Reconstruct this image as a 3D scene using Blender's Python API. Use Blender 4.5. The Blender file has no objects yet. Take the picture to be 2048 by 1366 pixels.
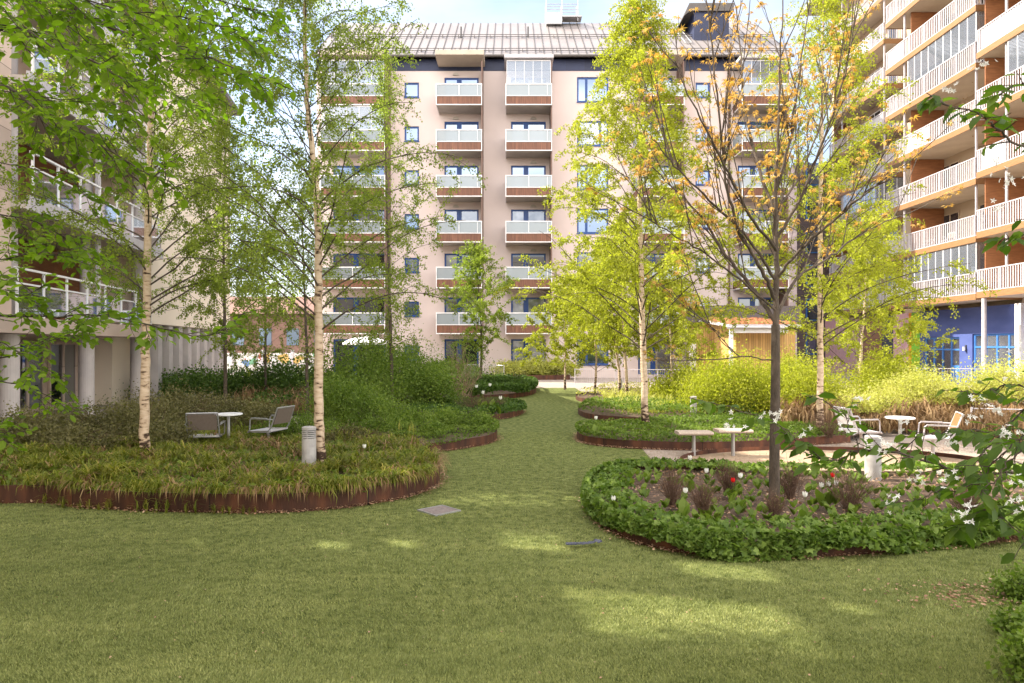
import bpy, math, random
import numpy as np
from mathutils import Vector
random.seed(7); RNG = np.random.default_rng(7)
C = bpy.context.scene.collection
R = math.radians
# ---------------------------------------------------------------- camera, sky, sun, exposure
F = 1400.0; H = 2.1; HY = 692.0           # focal length in photo pixels, eye height, horizon row
cam = bpy.data.objects.new('camera', bpy.data.cameras.new('camera')); C.objects.link(cam)
cam.location = (0, 0, H); cam.rotation_euler = (R(90), 0, 0)
cam.data.sensor_width = 36; cam.data.lens = 36 * F / 2048; cam.data.shift_y = 9 / 2048
cam.data.clip_start = .05; cam.data.clip_end = 3000
bpy.context.scene.camera = cam
S = Vector((-.75, .20, .69)).normalized()                 # towards the sun
elev = math.asin(S.z)
sun = bpy.data.objects.new('sun', bpy.data.lights.new('sun', 'SUN')); C.objects.link(sun)
sun.data.energy = 4.8; sun.data.angle = R(.5); sun.data.color = (1, .91, .76)
sun.rotation_euler = S.to_track_quat('Z', 'Y').to_euler()
w = bpy.data.worlds.new('World'); bpy.context.scene.world = w; w.use_nodes = True
nt = w.node_tree; nt.nodes.clear()
out = nt.nodes.new('ShaderNodeOutputWorld'); bg = nt.nodes.new('ShaderNodeBackground')
sky = nt.nodes.new('ShaderNodeTexSky'); sky.sky_type = 'NISHITA'; sky.sun_disc = False
sky.sun_elevation = elev; sky.sun_rotation = math.atan2(S.x, S.y)
sky.dust_density = 2.0; sky.air_density = 1.0
tc = nt.nodes.new('ShaderNodeTexCoord'); mp = nt.nodes.new('ShaderNodeMapping'); mp.inputs['Scale'].default_value = (1.2, 1.2, 3.2)
nz = nt.nodes.new('ShaderNodeTexNoise'); nz.inputs['Scale'].default_value = 1.7; nz.inputs['Detail'].default_value = 6; nz.inputs['Roughness'].default_value = .55
rp = nt.nodes.new('ShaderNodeValToRGB'); rp.color_ramp.elements[0].position = .38; rp.color_ramp.elements[1].position = .66
rp.color_ramp.elements[0].color = (.12, .12, .12, 1); rp.color_ramp.elements[1].color = (.85, .85, .85, 1)
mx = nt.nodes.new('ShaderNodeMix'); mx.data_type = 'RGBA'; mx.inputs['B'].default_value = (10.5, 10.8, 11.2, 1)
L = nt.links.new
# clouds behind the camera brightened and warmed, added to light the shaded facade
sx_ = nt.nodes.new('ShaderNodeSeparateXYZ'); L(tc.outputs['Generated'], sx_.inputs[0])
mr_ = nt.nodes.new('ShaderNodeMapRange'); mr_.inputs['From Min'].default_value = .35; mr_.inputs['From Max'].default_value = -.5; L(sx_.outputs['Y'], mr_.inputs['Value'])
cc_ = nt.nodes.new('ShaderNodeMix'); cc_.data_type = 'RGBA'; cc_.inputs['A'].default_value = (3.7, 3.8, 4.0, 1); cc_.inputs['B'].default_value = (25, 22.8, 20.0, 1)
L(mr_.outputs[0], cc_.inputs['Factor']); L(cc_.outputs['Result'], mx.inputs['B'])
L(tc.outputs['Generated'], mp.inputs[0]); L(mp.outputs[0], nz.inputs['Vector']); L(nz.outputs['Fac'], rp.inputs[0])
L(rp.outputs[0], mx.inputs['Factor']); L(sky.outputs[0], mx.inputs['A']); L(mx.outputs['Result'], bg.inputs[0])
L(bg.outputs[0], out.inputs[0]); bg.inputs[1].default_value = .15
vs = bpy.context.scene.view_settings
vs.view_transform = 'Standard'; vs.look = 'None'; vs.exposure = 1.25; vs.gamma = 1; vs.use_curve_mapping = False
cy = bpy.context.scene.cycles
cy.max_bounces = 7; cy.diffuse_bounces = 4; cy.transparent_max_bounces = 12; cy.transmission_bounces = 4
try: cy.sample_clamp_indirect = 6
except Exception: pass

# ---------------------------------------------------------------- helpers
def G(px, py, z=0.0):
    Y = (H - z) * F / (py - HY); return ((px - 1024) / F * Y, Y, z)
def P(px, py, Y): return ((px - 1024) / F * Y, Y, H + (HY - py) / F * Y)
def V(a): return np.array(a, float)
def unit(v): return v / (np.linalg.norm(v) + 1e-9)

def tag(o, label=None, cat=None, group=None, kind=None):
    if label: o['label'] = label
    if cat: o['category'] = cat
    if group: o['group'] = group
    if kind: o['kind'] = kind
    return o
ROOT = {}
def thing(name, loc, label, cat, group=None):
    o = bpy.data.objects.new(name, None); C.objects.link(o); o.location = loc; o.empty_display_size = .2
    ROOT[o.name] = Vector(loc)
    return tag(o, label, cat, group)
def par(o, p):
    if p is not None:
        o.parent = p
        if p.name in ROOT:
            from mathutils import Matrix
            o.matrix_parent_inverse = Matrix.Translation(-ROOT[p.name])
    return o
def meshobj(name, verts, faces, mat, parent=None, smooth=False):
    me = bpy.data.meshes.new(name); me.from_pydata([tuple(v) for v in verts], [], faces)
    if mat: me.materials.append(mat)
    if smooth: me.polygons.foreach_set('use_smooth', [True] * len(me.polygons))
    me.update()
    o = bpy.data.objects.new(name, me); C.objects.link(o); return par(o, parent)
def fastmesh(name, verts, faces_flat, counts, mat, parent=None, smooth=False):
    me = bpy.data.meshes.new(name)
    n = len(counts); me.vertices.add(len(verts)); me.loops.add(len(faces_flat)); me.polygons.add(n)
    me.vertices.foreach_set('co', np.asarray(verts, np.float32).ravel())
    me.loops.foreach_set('vertex_index', np.asarray(faces_flat, np.int32))
    st = np.concatenate([[0], np.cumsum(counts)[:-1]]).astype(np.int32)
    me.polygons.foreach_set('loop_start', st)
    try: me.polygons.foreach_set('loop_total', np.asarray(counts, np.int32))
    except Exception: pass
    if smooth: me.polygons.foreach_set('use_smooth', np.ones(n, bool))
    me.materials.append(mat); me.update(calc_edges=True)
    o = bpy.data.objects.new(name, me); C.objects.link(o); return par(o, parent)

class MB:
    def __init__(s, xf=None): s.v = []; s.f = []; s.xf = xf
    def add(s, vs, fs):
        b = len(s.v); s.v += [s.xf(*v) if s.xf else tuple(v) for v in vs]; s.f += [tuple(b + i for i in f) for f in fs]; return s
    def box(s, x0, x1, y0, y1, z0, z1):
        return s.add([(x0,y0,z0),(x1,y0,z0),(x1,y1,z0),(x0,y1,z0),(x0,y0,z1),(x1,y0,z1),(x1,y1,z1),(x0,y1,z1)],
                     [(0,3,2,1),(4,5,6,7),(0,1,5,4),(1,2,6,5),(2,3,7,6),(3,0,4,7)])
    def tube(s, pts, rad, n=8, cap=True):
        pts = [V(p) for p in pts]
        if not hasattr(rad, '__len__'): rad = [rad] * len(pts)
        b = []; a = None
        for i, p in enumerate(pts):
            t = unit(pts[min(i+1, len(pts)-1)] - pts[max(i-1, 0)])
            if a is None: a = unit(np.cross(t, [0, 0, 1] if abs(t[2]) < .9 else [1, 0, 0]))
            a = unit(a - t * np.dot(a, t)); c = np.cross(t, a)
            for k in range(n):
                th = 2 * math.pi * k / n; b.append(tuple(p + rad[i] * (math.cos(th) * a + math.sin(th) * c)))
        f = [(i*n+k, i*n+(k+1) % n, (i+1)*n+(k+1) % n, (i+1)*n+k) for i in range(len(pts)-1) for k in range(n)]
        if cap: f += [tuple(range(n))[::-1], tuple((len(pts)-1)*n+k for k in range(n))]
        return s.add(b, f)
    def cyl(s, x, y, z0, z1, r, n=20, r1=None): return s.tube([(x, y, z0), (x, y, z1)], [r, r1 if r1 is not None else r], n)
    def prism(s, poly, z0, z1):
        n = len(poly)
        return s.add([(x, y, z0) for x, y in poly] + [(x, y, z1) for x, y in poly],
                     [tuple(range(n))[::-1], tuple(range(n, 2*n))] + [(i, (i+1) % n, n+(i+1) % n, n+i) for i in range(n)])
    def build(s, name, mat, parent=None, smooth=False): return meshobj(name, s.v, s.f, mat, parent, smooth)

# ---------------------------------------------------------------- materials
def newmat(name):
    m = bpy.data.materials.new(name); m.use_nodes = True; nt = m.node_tree; nt.nodes.clear()
    return m, nt, nt.nodes.new('ShaderNodeOutputMaterial')
def ramp(nt, stops):
    r = nt.nodes.new('ShaderNodeValToRGB'); e = r.color_ramp.elements
    while len(e) < len(stops): e.new(.5)
    for i, (p, c) in enumerate(stops): e[i].position = p; e[i].color = (*c, 1)
    return r
def pm(name, stops, scale=4, rough=.8, bump=0, bscale=40, metal=0, sc=(1, 1, 1), detail=5, spec=.4, wave=None, brick=None):
    m, nt, o = newmat(name); L = nt.links.new
    b = nt.nodes.new('ShaderNodeBsdfPrincipled'); b.inputs['Roughness'].default_value = rough; b.inputs['Metallic'].default_value = metal
    b.inputs['Specular IOR Level'].default_value = spec
    tc = nt.nodes.new('ShaderNodeTexCoord'); mp = nt.nodes.new('ShaderNodeMapping'); mp.inputs['Scale'].default_value = sc
    L(tc.outputs['Object'], mp.inputs[0])
    if isinstance(stops[0], (int, float)): stops = [(.3, tuple(c * .88 for c in stops)), (.7, tuple(min(1, c * 1.08) for c in stops))]
    n = nt.nodes.new('ShaderNodeTexNoise'); n.inputs['Scale'].default_value = scale; n.inputs['Detail'].default_value = detail
    L(mp.outputs[0], n.inputs['Vector']); r = ramp(nt, stops); L(n.outputs['Fac'], r.inputs[0]); col = r.outputs[0]
    h = None
    if wave:       # thin dark joints every wave[1] metres along axis wave[0]
        sp = nt.nodes.new('ShaderNodeSeparateXYZ'); L(tc.outputs['Object'], sp.inputs[0])
        d = nt.nodes.new('ShaderNodeMath'); d.operation = 'DIVIDE'; d.inputs[1].default_value = wave[1]; L(sp.outputs[wave[0]], d.inputs[0])
        fr = nt.nodes.new('ShaderNodeMath'); fr.operation = 'FRACT'; L(d.outputs[0], fr.inputs[0])
        lt = nt.nodes.new('ShaderNodeMath'); lt.operation = 'LESS_THAN'; lt.inputs[1].default_value = wave[2]; L(fr.outputs[0], lt.inputs[0])
        fl = nt.nodes.new('ShaderNodeMath'); fl.operation = 'FLOOR'; L(d.outputs[0], fl.inputs[0])
        wn = nt.nodes.new('ShaderNodeTexWhiteNoise'); wn.noise_dimensions = '1D'; L(fl.outputs[0], wn.inputs['W'])
        mr = nt.nodes.new('ShaderNodeMapRange'); mr.inputs['To Min'].default_value = .8; mr.inputs['To Max'].default_value = 1.12; L(wn.outputs['Value'], mr.inputs[0])
        mul = nt.nodes.new('ShaderNodeVectorMath'); mul.operation = 'SCALE'; L(col, mul.inputs[0]); L(mr.outputs[0], mul.inputs['Scale'])
        mix = nt.nodes.new('ShaderNodeMix'); mix.data_type = 'RGBA'; L(lt.outputs[0], mix.inputs['Factor']); L(mul.outputs[0], mix.inputs['A'])
        mix.inputs['B'].default_value = (*wave[3], 1); col = mix.outputs['Result']
    if brick:
        bt = nt.nodes.new('ShaderNodeTexBrick'); L(tc.outputs['Object'], bt.inputs['Vector']); bt.inputs['Scale'].default_value = brick
        bt.inputs['Mortar Size'].default_value = .012; bt.inputs['Color1'].default_value = (1, 1, 1, 1); bt.inputs['Color2'].default_value = (.78, .76, .74, 1); bt.inputs['Mortar'].default_value = (.45, .43, .4, 1)
        mix = nt.nodes.new('ShaderNodeMix'); mix.data_type = 'RGBA'; mix.blend_type = 'MULTIPLY'; mix.inputs['Factor'].default_value = 1
        L(col, mix.inputs['A']); L(bt.outputs['Color'], mix.inputs['B']); col = mix.outputs['Result']
    L(col, b.inputs['Base Color'])
    if bump:
        n2 = nt.nodes.new('ShaderNodeTexNoise'); n2.inputs['Scale'].default_value = bscale; n2.inputs['Detail'].default_value = 4; L(mp.outputs[0], n2.inputs['Vector'])
        bp = nt.nodes.new('ShaderNodeBump'); bp.inputs['Strength'].default_value = bump; bp.inputs['Distance'].default_value = .02
        L(n2.outputs['Fac'], bp.inputs['Height']); L(bp.outputs[0], b.inputs['Normal'])
    L(b.outputs[0], o.inputs[0]); return m
def leafm(name, cols, trans=.42, tmul=(1.3, 1.5, .6), rough=.55, clump=1.2, spec=.25, sc=None):
    m, nt, o = newmat(name); L = nt.links.new
    g = nt.nodes.new('ShaderNodeNewGeometry'); n = nt.nodes.new('ShaderNodeTexNoise'); tc = nt.nodes.new('ShaderNodeTexCoord')
    n.inputs['Scale'].default_value = clump; n.inputs['Detail'].default_value = 3; L(tc.outputs['Object'], n.inputs['Vector'])
    if sc:
        mp = nt.nodes.new('ShaderNodeMapping'); mp.inputs['Scale'].default_value = sc; L(tc.outputs['Object'], mp.inputs[0]); L(mp.outputs[0], n.inputs['Vector']); n.inputs['Detail'].default_value = 6; n.inputs['Roughness'].default_value = .6
    a = nt.nodes.new('ShaderNodeMath'); a.operation = 'MULTIPLY'; a.inputs[1].default_value = .55; L(g.outputs['Random Per Island'], a.inputs[0])
    c = nt.nodes.new('ShaderNodeMath'); c.operation = 'MULTIPLY_ADD'; c.inputs[1].default_value = .9; L(n.outputs['Fac'], c.inputs[0]); L(a.outputs[0], c.inputs[2])
    s = nt.nodes.new('ShaderNodeMath'); s.operation = 'SUBTRACT'; s.inputs[1].default_value = .22; L(c.outputs[0], s.inputs[0])
    k = len(cols); r = ramp(nt, [(i / (k - 1), x) for i, x in enumerate(cols)]); L(s.outputs[0], r.inputs[0])
    b = nt.nodes.new('ShaderNodeBsdfPrincipled'); b.inputs['Roughness'].default_value = rough; b.inputs['Specular IOR Level'].default_value = spec
    t = nt.nodes.new('ShaderNodeBsdfTranslucent'); vm = nt.nodes.new('ShaderNodeVectorMath'); vm.operation = 'MULTIPLY'; vm.inputs[1].default_value = tmul
    L(r.outputs[0], b.inputs['Base Color']); L(r.outputs[0], vm.inputs[0]); L(vm.outputs[0], t.inputs[0])
    mx = nt.nodes.new('ShaderNodeMixShader'); mx.inputs[0].default_value = trans; L(b.outputs[0], mx.inputs[1]); L(t.outputs[0], mx.inputs[2]); L(mx.outputs[0], o.inputs[0])
    return m
def glassm(name, tint, diff, refl=.5, alpha=0.0, rough=.03, sc=.35):
    m, nt, o = newmat(name); L = nt.links.new
    d = nt.nodes.new('ShaderNodeBsdfDiffuse'); g = nt.nodes.new('ShaderNodeBsdfGlossy'); g.inputs['Roughness'].default_value = rough
    g.inputs['Color'].default_value = (*tint, 1)
    tc = nt.nodes.new('ShaderNodeTexCoord'); n = nt.nodes.new('ShaderNodeTexNoise'); n.inputs['Scale'].default_value = sc; L(tc.outputs['Object'], n.inputs['Vector'])
    r = ramp(nt, [(.42, tuple(x * .4 for x in diff)), (.6, diff)]); L(n.outputs['Fac'], r.inputs[0]); L(r.outputs[0], d.inputs[0])
    lw = nt.nodes.new('ShaderNodeLayerWeight'); lw.inputs['Blend'].default_value = .35
    ma = nt.nodes.new('ShaderNodeMath'); ma.operation = 'MULTIPLY_ADD'; ma.inputs[1].default_value = .5; ma.inputs[2].default_value = refl; ma.use_clamp = True
    L(lw.outputs['Fresnel'], ma.inputs[0])
    m1 = nt.nodes.new('ShaderNodeMixShader'); L(ma.outputs[0], m1.inputs[0])
    if alpha > 0:
        tr = nt.nodes.new('ShaderNodeBsdfTransparent'); m0 = nt.nodes.new('ShaderNodeMixShader'); m0.inputs[0].default_value = alpha
        L(d.outputs[0], m0.inputs[1]); L(tr.outputs[0], m0.inputs[2]); L(m0.outputs[0], m1.inputs[1])
    else: L(d.outputs[0], m1.inputs[1])
    L(g.outputs[0], m1.inputs[2]); L(m1.outputs[0], o.inputs[0]); return m

M = {}
M['plaster'] = pm('pink_plaster', [(.3, (.60, .505, .485)), (.7, (.68, .575, .55))], scale=.35, bump=.12, bscale=60)
M['cream'] = pm('cream_plaster', [(.3, (.42, .33, .24)), (.7, (.48, .385, .285))], scale=.4, bump=.1, bscale=50)
M['creamL'] = pm('pale_plaster', [(.3, (.78, .68, .56)), (.7, (.86, .77, .65))], scale=.4, bump=.1, bscale=50)
M['beige'] = pm('beige_concrete', [(.3, (.52, .41, .35)), (.7, (.61, .49, .42))], scale=.8, bump=.15, bscale=40, wave=(2, 1.4, .012, (.2, .16, .13)))
M['conc'] = pm('concrete', [(.3, (.40, .36, .33)), (.7, (.52, .47, .43))], scale=1.5, bump=.15, bscale=30)
M['conc_warm'] = pm('soffit_concrete', [(.3, (.44, .37, .30)), (.7, (.52, .45, .37))], scale=1.2, bump=.1, bscale=30)
M['column'] = pm('column_concrete', [(.3, (.40, .37, .37)), (.7, (.50, .46, .45))], scale=2, bump=.15, bscale=25)
M['navy'] = pm('navy_panel', (.022, .030, .075), scale=2, rough=.5, wave=(0, 1.2, .01, (.01, .01, .02)))
M['blue'] = pm('blue_frame', (.012, .06, .24), scale=3, rough=.4)
M['bluewall'] = pm('blue_plaster', [(.3, (.055, .085, .26)), (.7, (.085, .12, .33))], scale=.6, rough=.7, bump=.1, sc=(1, 1, 3))
M['bluelight'] = pm('light_blue_frame', (.06, .20, .55), scale=3, rough=.4)
M['white'] = pm('white_paint', (.78, .78, .80), scale=3, rough=.4)
M['whitem'] = pm('white_metal', (.48, .46, .49), scale=6, rough=.35)
M['roof'] = pm('roof_metal', [(.3, (.26, .235, .235)), (.7, (.31, .285, .28))], scale=.6, rough=.42, metal=.25)
M['seam'] = pm('roof_seam', (.10, .09, .085), rough=.5, metal=.3)
M['steel'] = pm('galvanized', (.42, .42, .43), scale=5, rough=.4, metal=.6)
M['darkmetal'] = pm('dark_metal', (.05, .05, .055), scale=5, rough=.5)
M['brown'] = pm('brown_wood', [(.3, (.13, .055, .035)), (.7, (.22, .10, .06))], scale=3, sc=(6, 6, .6), rough=.6, wave=(0, .12, .08, (.05, .02, .015)))
M['fin'] = pm('brown_screen', (.16, .10, .08), scale=3, rough=.6)
M['orangewood'] = pm('orange_wood', [(.3, (.21, .085, .038)), (.7, (.31, .135, .06))], scale=2.5, sc=(1, 1, 8), rough=.5, wave=(1, .9, .012, (.1, .04, .02)))
M['fascia'] = pm('yellow_wood', [(.3, (.22, .115, .05)), (.7, (.30, .165, .075))], scale=5, sc=(1, .5, 6), rough=.55)
M['yellowclad'] = pm('yellow_cladding', [(.3, (.46, .28, .09)), (.7, (.60, .38, .14))], scale=3, sc=(6, 6, .6), rough=.6, wave=(0, .12, .1, (.2, .11, .04)))
M['green'] = pm('green_paint', (.18, .50, .03), rough=.5)
M['orange'] = pm('orange_paint', (.75, .28, .02), rough=.5)
M['pink'] = pm('pink_paint', (.55, .33, .36), rough=.5)
M['sedum'] = pm('sedum', [(.35, (.16, .045, .022)), (.5, (.25, .085, .035)), (.66, (.12, .14, .035))], scale=4, bump=.8, bscale=30)
M['fasciadark'] = pm('grey_fascia', (.12, .10, .10), rough=.6)
M['rust'] = pm('weathered_steel', wave=(0, 1.9, .008, (.02, .01, .008)), stops=[(.25, (.035, .014, .010)), (.5, (.085, .032, .018)), (.8, (.20, .072, .032))], scale=5.5, sc=(1, 1, .25), bump=.25, bscale=40, rough=.75, detail=9)
M['soil'] = pm('mulch_soil', [(.3, (.05, .03, .02)), (.6, (.13, .085, .06)), (.8, (.24, .16, .11))], scale=14, bump=1, bscale=45)
M['gravel'] = pm('gravel', [(.3, (.20, .155, .13)), (.5, (.34, .27, .225)), (.72, (.52, .44, .37))], scale=28, bump=.9, bscale=70, detail=8)
M['sand'] = pm('sand', [(.3, (.27, .19, .13)), (.7, (.40, .30, .21))], scale=9, bump=.7, bscale=30, detail=8)
M['paving'] = pm('paving', [(.3, (.34, .29, .26)), (.7, (.43, .37, .33))], scale=2, brick=2.2, bump=.2)
M['ground'] = pm('ground', [(.3, (.24, .22, .20)), (.7, (.32, .29, .26))], scale=1, bump=.2)
M['turfbase'] = pm('turf_base', [(.3, (.06, .08, .022)), (.5, (.14, .165, .055)), (.7, (.24, .26, .095))], scale=9, detail=12, bump=1, bscale=160, rough=.95, spec=.1)
M['stone'] = pm('bollard_paint', [(.35, (.30, .285, .28)), (.6, (.42, .405, .40))], scale=7, rough=.6, bump=.1)
M['bark'] = pm('grey_bark', [(.3, (.05, .038, .028)), (.7, (.12, .092, .07))], scale=9, sc=(1.5, 1.5, .5), bump=.8, bscale=50, rough=.9)
M['twig'] = pm('brown_twig', (.13, .075, .05), scale=12, rough=.85)
M['twiglight'] = pm('tan_twig', (.33, .23, .15), scale=12, rough=.85)
M['chairmesh'] = pm('brown_mesh', (.17, .135, .115), scale=30, rough=.6)
M['concseat'] = pm('speckled_seat', [(.4, (.34, .27, .22)), (.6, (.46, .38, .31))], scale=50, rough=.8)
def birch_bark():
    m, nt, o = newmat('birch_bark'); L = nt.links.new
    b = nt.nodes.new('ShaderNodeBsdfPrincipled'); b.inputs['Roughness'].default_value = .75; b.inputs['Specular IOR Level'].default_value = .2
    tc = nt.nodes.new('ShaderNodeTexCoord'); mp = nt.nodes.new('ShaderNodeMapping'); mp.inputs['Scale'].default_value = (7, 7, 20); L(tc.outputs['Object'], mp.inputs[0])
    n = nt.nodes.new('ShaderNodeTexNoise'); n.inputs['Scale'].default_value = 1.1; n.inputs['Detail'].default_value = 5; L(mp.outputs[0], n.inputs['Vector'])
    r = ramp(nt, [(.30, (.05, .03, .02)), (.36, (.30, .21, .14)), (.42, (.50, .38, .27)), (.72, (.64, .52, .40))]); 
    sp = nt.nodes.new('ShaderNodeSeparateXYZ'); L(tc.outputs['Object'], sp.inputs[0]); ft = nt.nodes.new('ShaderNodeMapRange'); L(sp.outputs['Z'], ft.inputs['Value'])
    ft.inputs['From Min'].default_value = .15; ft.inputs['From Max'].default_value = .9; ft.inputs['To Min'].default_value = -.27; ft.inputs['To Max'].default_value = 0
    n3 = nt.nodes.new('ShaderNodeTexNoise'); n3.inputs['Scale'].default_value = 1.6; L(tc.outputs['Object'], n3.inputs['Vector'])
    m3 = nt.nodes.new('ShaderNodeMath'); m3.operation = 'MULTIPLY_ADD'; m3.inputs[1].default_value = .22; L(n3.outputs['Fac'], m3.inputs[0]); L(ft.outputs[0], m3.inputs[2])
    ad = nt.nodes.new('ShaderNodeMath'); ad.operation = 'ADD'; L(n.outputs['Fac'], ad.inputs[0]); L(m3.outputs[0], ad.inputs[1]); sb = nt.nodes.new('ShaderNodeMath'); sb.operation = 'SUBTRACT'; sb.inputs[1].default_value = .13; L(ad.outputs[0], sb.inputs[0])
    L(sb.outputs[0], r.inputs[0]); L(r.outputs[0], b.inputs['Base Color'])
    bp = nt.nodes.new('ShaderNodeBump'); bp.inputs['Strength'].default_value = .35; bp.inputs['Distance'].default_value = .01; L(n.outputs['Fac'], bp.inputs['Height']); L(bp.outputs[0], b.inputs['Normal'])
    L(b.outputs[0], o.inputs[0]); return m
M['birch'] = birch_bark()
M['glass'] = glassm('window_glass', (.34, .43, .60), (.06, .085, .13), refl=.45)
M['glasscurtain'] = glassm('curtained_glass', (.45, .52, .64), (.40, .41, .43), refl=.22, sc=.9)
M['glassdark'] = glassm('dark_window_glass', (.5, .55, .62), (.05, .045, .05), refl=.18)
M['frosted'] = glassm('frosted_glass', (.5, .55, .60), (.44, .50, .54), refl=.06, alpha=.25, rough=.25, sc=.02)
M['clearglass'] = glassm('clear_glass', (.8, .86, .95), (.30, .34, .40), refl=.10, alpha=.72)
M['glaze'] = glassm('balcony_glazing', (.6, .68, .8), (.34, .38, .44), refl=.12, alpha=.72, sc=.02)
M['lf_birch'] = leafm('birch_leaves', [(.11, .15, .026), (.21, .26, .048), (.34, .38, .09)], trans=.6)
M['lf_birchsun'] = leafm('sunlit_birch_leaves', [(.21, .24, .022), (.34, .36, .045), (.48, .48, .09)], trans=.58, tmul=(1.25, 1.35, .5))  # sunlit copy of the birch leaves, sun brightness put into the colour
M['lf_horn'] = leafm('hornbeam_leaves', [(.08, .135, .012), (.16, .24, .022), (.27, .36, .045)], trans=.6, tmul=(1.3, 1.6, .5))
M['lf_serv'] = leafm('serviceberry_leaves', [(.045, .085, .015), (.085, .14, .025), (.17, .23, .045)], trans=.5, tmul=(1.5, 1.8, .5), rough=.45)
M['lf_maple'] = leafm('young_maple_leaves', [(.42, .245, .055), (.58, .395, .12), (.66, .50, .20)], trans=.45, tmul=(1.2, 1.0, .5))
M['lf_dark'] = leafm('dark_shrub_leaves', [(.028, .060, .012), (.065, .12, .022), (.12, .19, .035)], trans=.35)
M['lf_mid'] = leafm('green_shrub_leaves', [(.060, .105, .017), (.13, .195, .032), (.24, .31, .06)], trans=.42)
M['lf_lime'] = leafm('lime_shrub_leaves', [(.30, .33, .08), (.48, .49, .14), (.62, .60, .24)], trans=.5, tmul=(1.2, 1.25, .6))
M['lf_heath'] = leafm('heath_leaves', [(.075, .07, .035), (.15, .14, .06), (.22, .20, .08)], trans=.3)
M['lf_sedge'] = leafm('sedge_blades', [(.05, .075, .010), (.19, .22, .026), (.40, .33, .085)], trans=.4, clump=2.5)
M['lf_tan'] = leafm('dry_blades', [(.12, .07, .035), (.28, .17, .08), (.48, .35, .19)], trans=.25, tmul=(1, 1, .9))
M['lf_ger'] = leafm('cranesbill_leaves', [(.050, .095, .018), (.12, .19, .034), (.25, .33, .075)], trans=.35, clump=3)
M['lf_turf'] = leafm('turf_blades', [(.085, .115, .030), (.25, .285, .092), (.47, .475, .19)], trans=.25, tmul=(1.1, 1.15, .7), clump=.9, spec=.15, sc=(.8, 2.4, 1))
M['litter'] = leafm('dry_leaf_litter', [(.14, .07, .04), (.34, .20, .12), (.55, .40, .27)], trans=.1, tmul=(1, 1, 1))
M['petal'] = leafm('white_petals', [(.80, .80, .76), (.88, .88, .84)], trans=.35, tmul=(1, 1, .95))
M['redpetal'] = leafm('red_petals', [(.55, .01, .01), (.75, .02, .02)], trans=.3, tmul=(1, .5, .5))

# ---------------------------------------------------------------- leaf templates
def fan(n): return [(0, i + 1, (i + 1) % n + 1) for i in range(n)]
RH = (np.array([(0, 0, 0), (.45, .34, .06), (1, 0, -.05), (.45, -.34, .06)]), [(0, 1, 2, 3)])
OV = (np.array([(0,0,0),(.26,.28,.07),(.66,.26,.05),(1,0,-.1),(.66,-.26,.05),(.26,-.28,.07),(.32,0,-.02),(.7,0,-.04)]),
      [(0,6,1),(6,7,2,1),(7,3,2),(0,5,6),(6,5,4,7),(7,4,3)])
def star(lobes, spread, valley, droop):
    pts = [(0.15, 0, 0)]; 
    a = [-spread + 2 * spread * i / (lobes - 1) for i in range(lobes)]
    for i, t in enumerate(a):
        rr = 1 - .25 * abs(t) / spread
        pts.append((.15 + rr * math.cos(t), rr * math.sin(t), -droop * rr))
        if i < lobes - 1:
            tm = (t + a[i+1]) / 2; pts.append((.15 + valley * math.cos(tm), valley * math.sin(tm), -droop * valley * .3))
    pts.append((0, 0, 0)); n = len(pts) - 1
    return (np.array(pts), [(0, i, i + 1) for i in range(1, n)] + [(0, n, 1)])
LOB = star(5, R(115), .62, .18); MAP = star(5, R(105), .26, .55)
BL = (np.array([(0, -.03, 0), (0, .03, 0), (.1, .028, .5), (.1, -.028, .5), (.42, 0, .85)]), [(0, 1, 2, 3), (3, 2, 4)])
BLA = (np.array([(0, -.03, 0), (0, .03, 0), (.18, .03, .45), (.18, -.03, .45), (.6, .022, .55), (.6, -.022, .55), (1.0, 0, .2)]), [(0, 1, 2, 3), (3, 2, 4, 5), (5, 4, 6)])
TB = (np.array([(0, -.5, 0), (0, .5, 0), (0, 0, 1)]), [(0, 1, 2)])
def rotm(d, n):      # frames: x along d, z close to n
    d = d / np.linalg.norm(d, axis=1, keepdims=True); y = np.cross(n, d); y /= (np.linalg.norm(y, axis=1, keepdims=True) + 1e-9); z = np.cross(d, y)
    return np.stack([d, y, z], axis=2)
def leaves(name, tmpl, pos, d, nrm, size, mat, parent=None):
    tv, tf = tmpl; N = len(pos)
    if N == 0: return None
    Rm = rotm(d, nrm); v = np.einsum('nij,kj->nki', Rm, tv) * np.asarray(size).reshape(-1, 1, 1) + pos[:, None, :]
    k = len(tv); flat = np.concatenate([np.array(f) for f in tf]); cnt = np.array([len(f) for f in tf])
    fl = (flat[None, :] + (np.arange(N) * k)[:, None]).ravel()
    return fastmesh(name, v.reshape(-1, 3), fl, np.tile(cnt, N), mat, parent)
def rdir(n, up=0.0, flat=1.0):
    v = RNG.normal(size=(n, 3)); v[:, 2] = v[:, 2] * flat + up; return v / np.linalg.norm(v, axis=1, keepdims=True)
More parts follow.
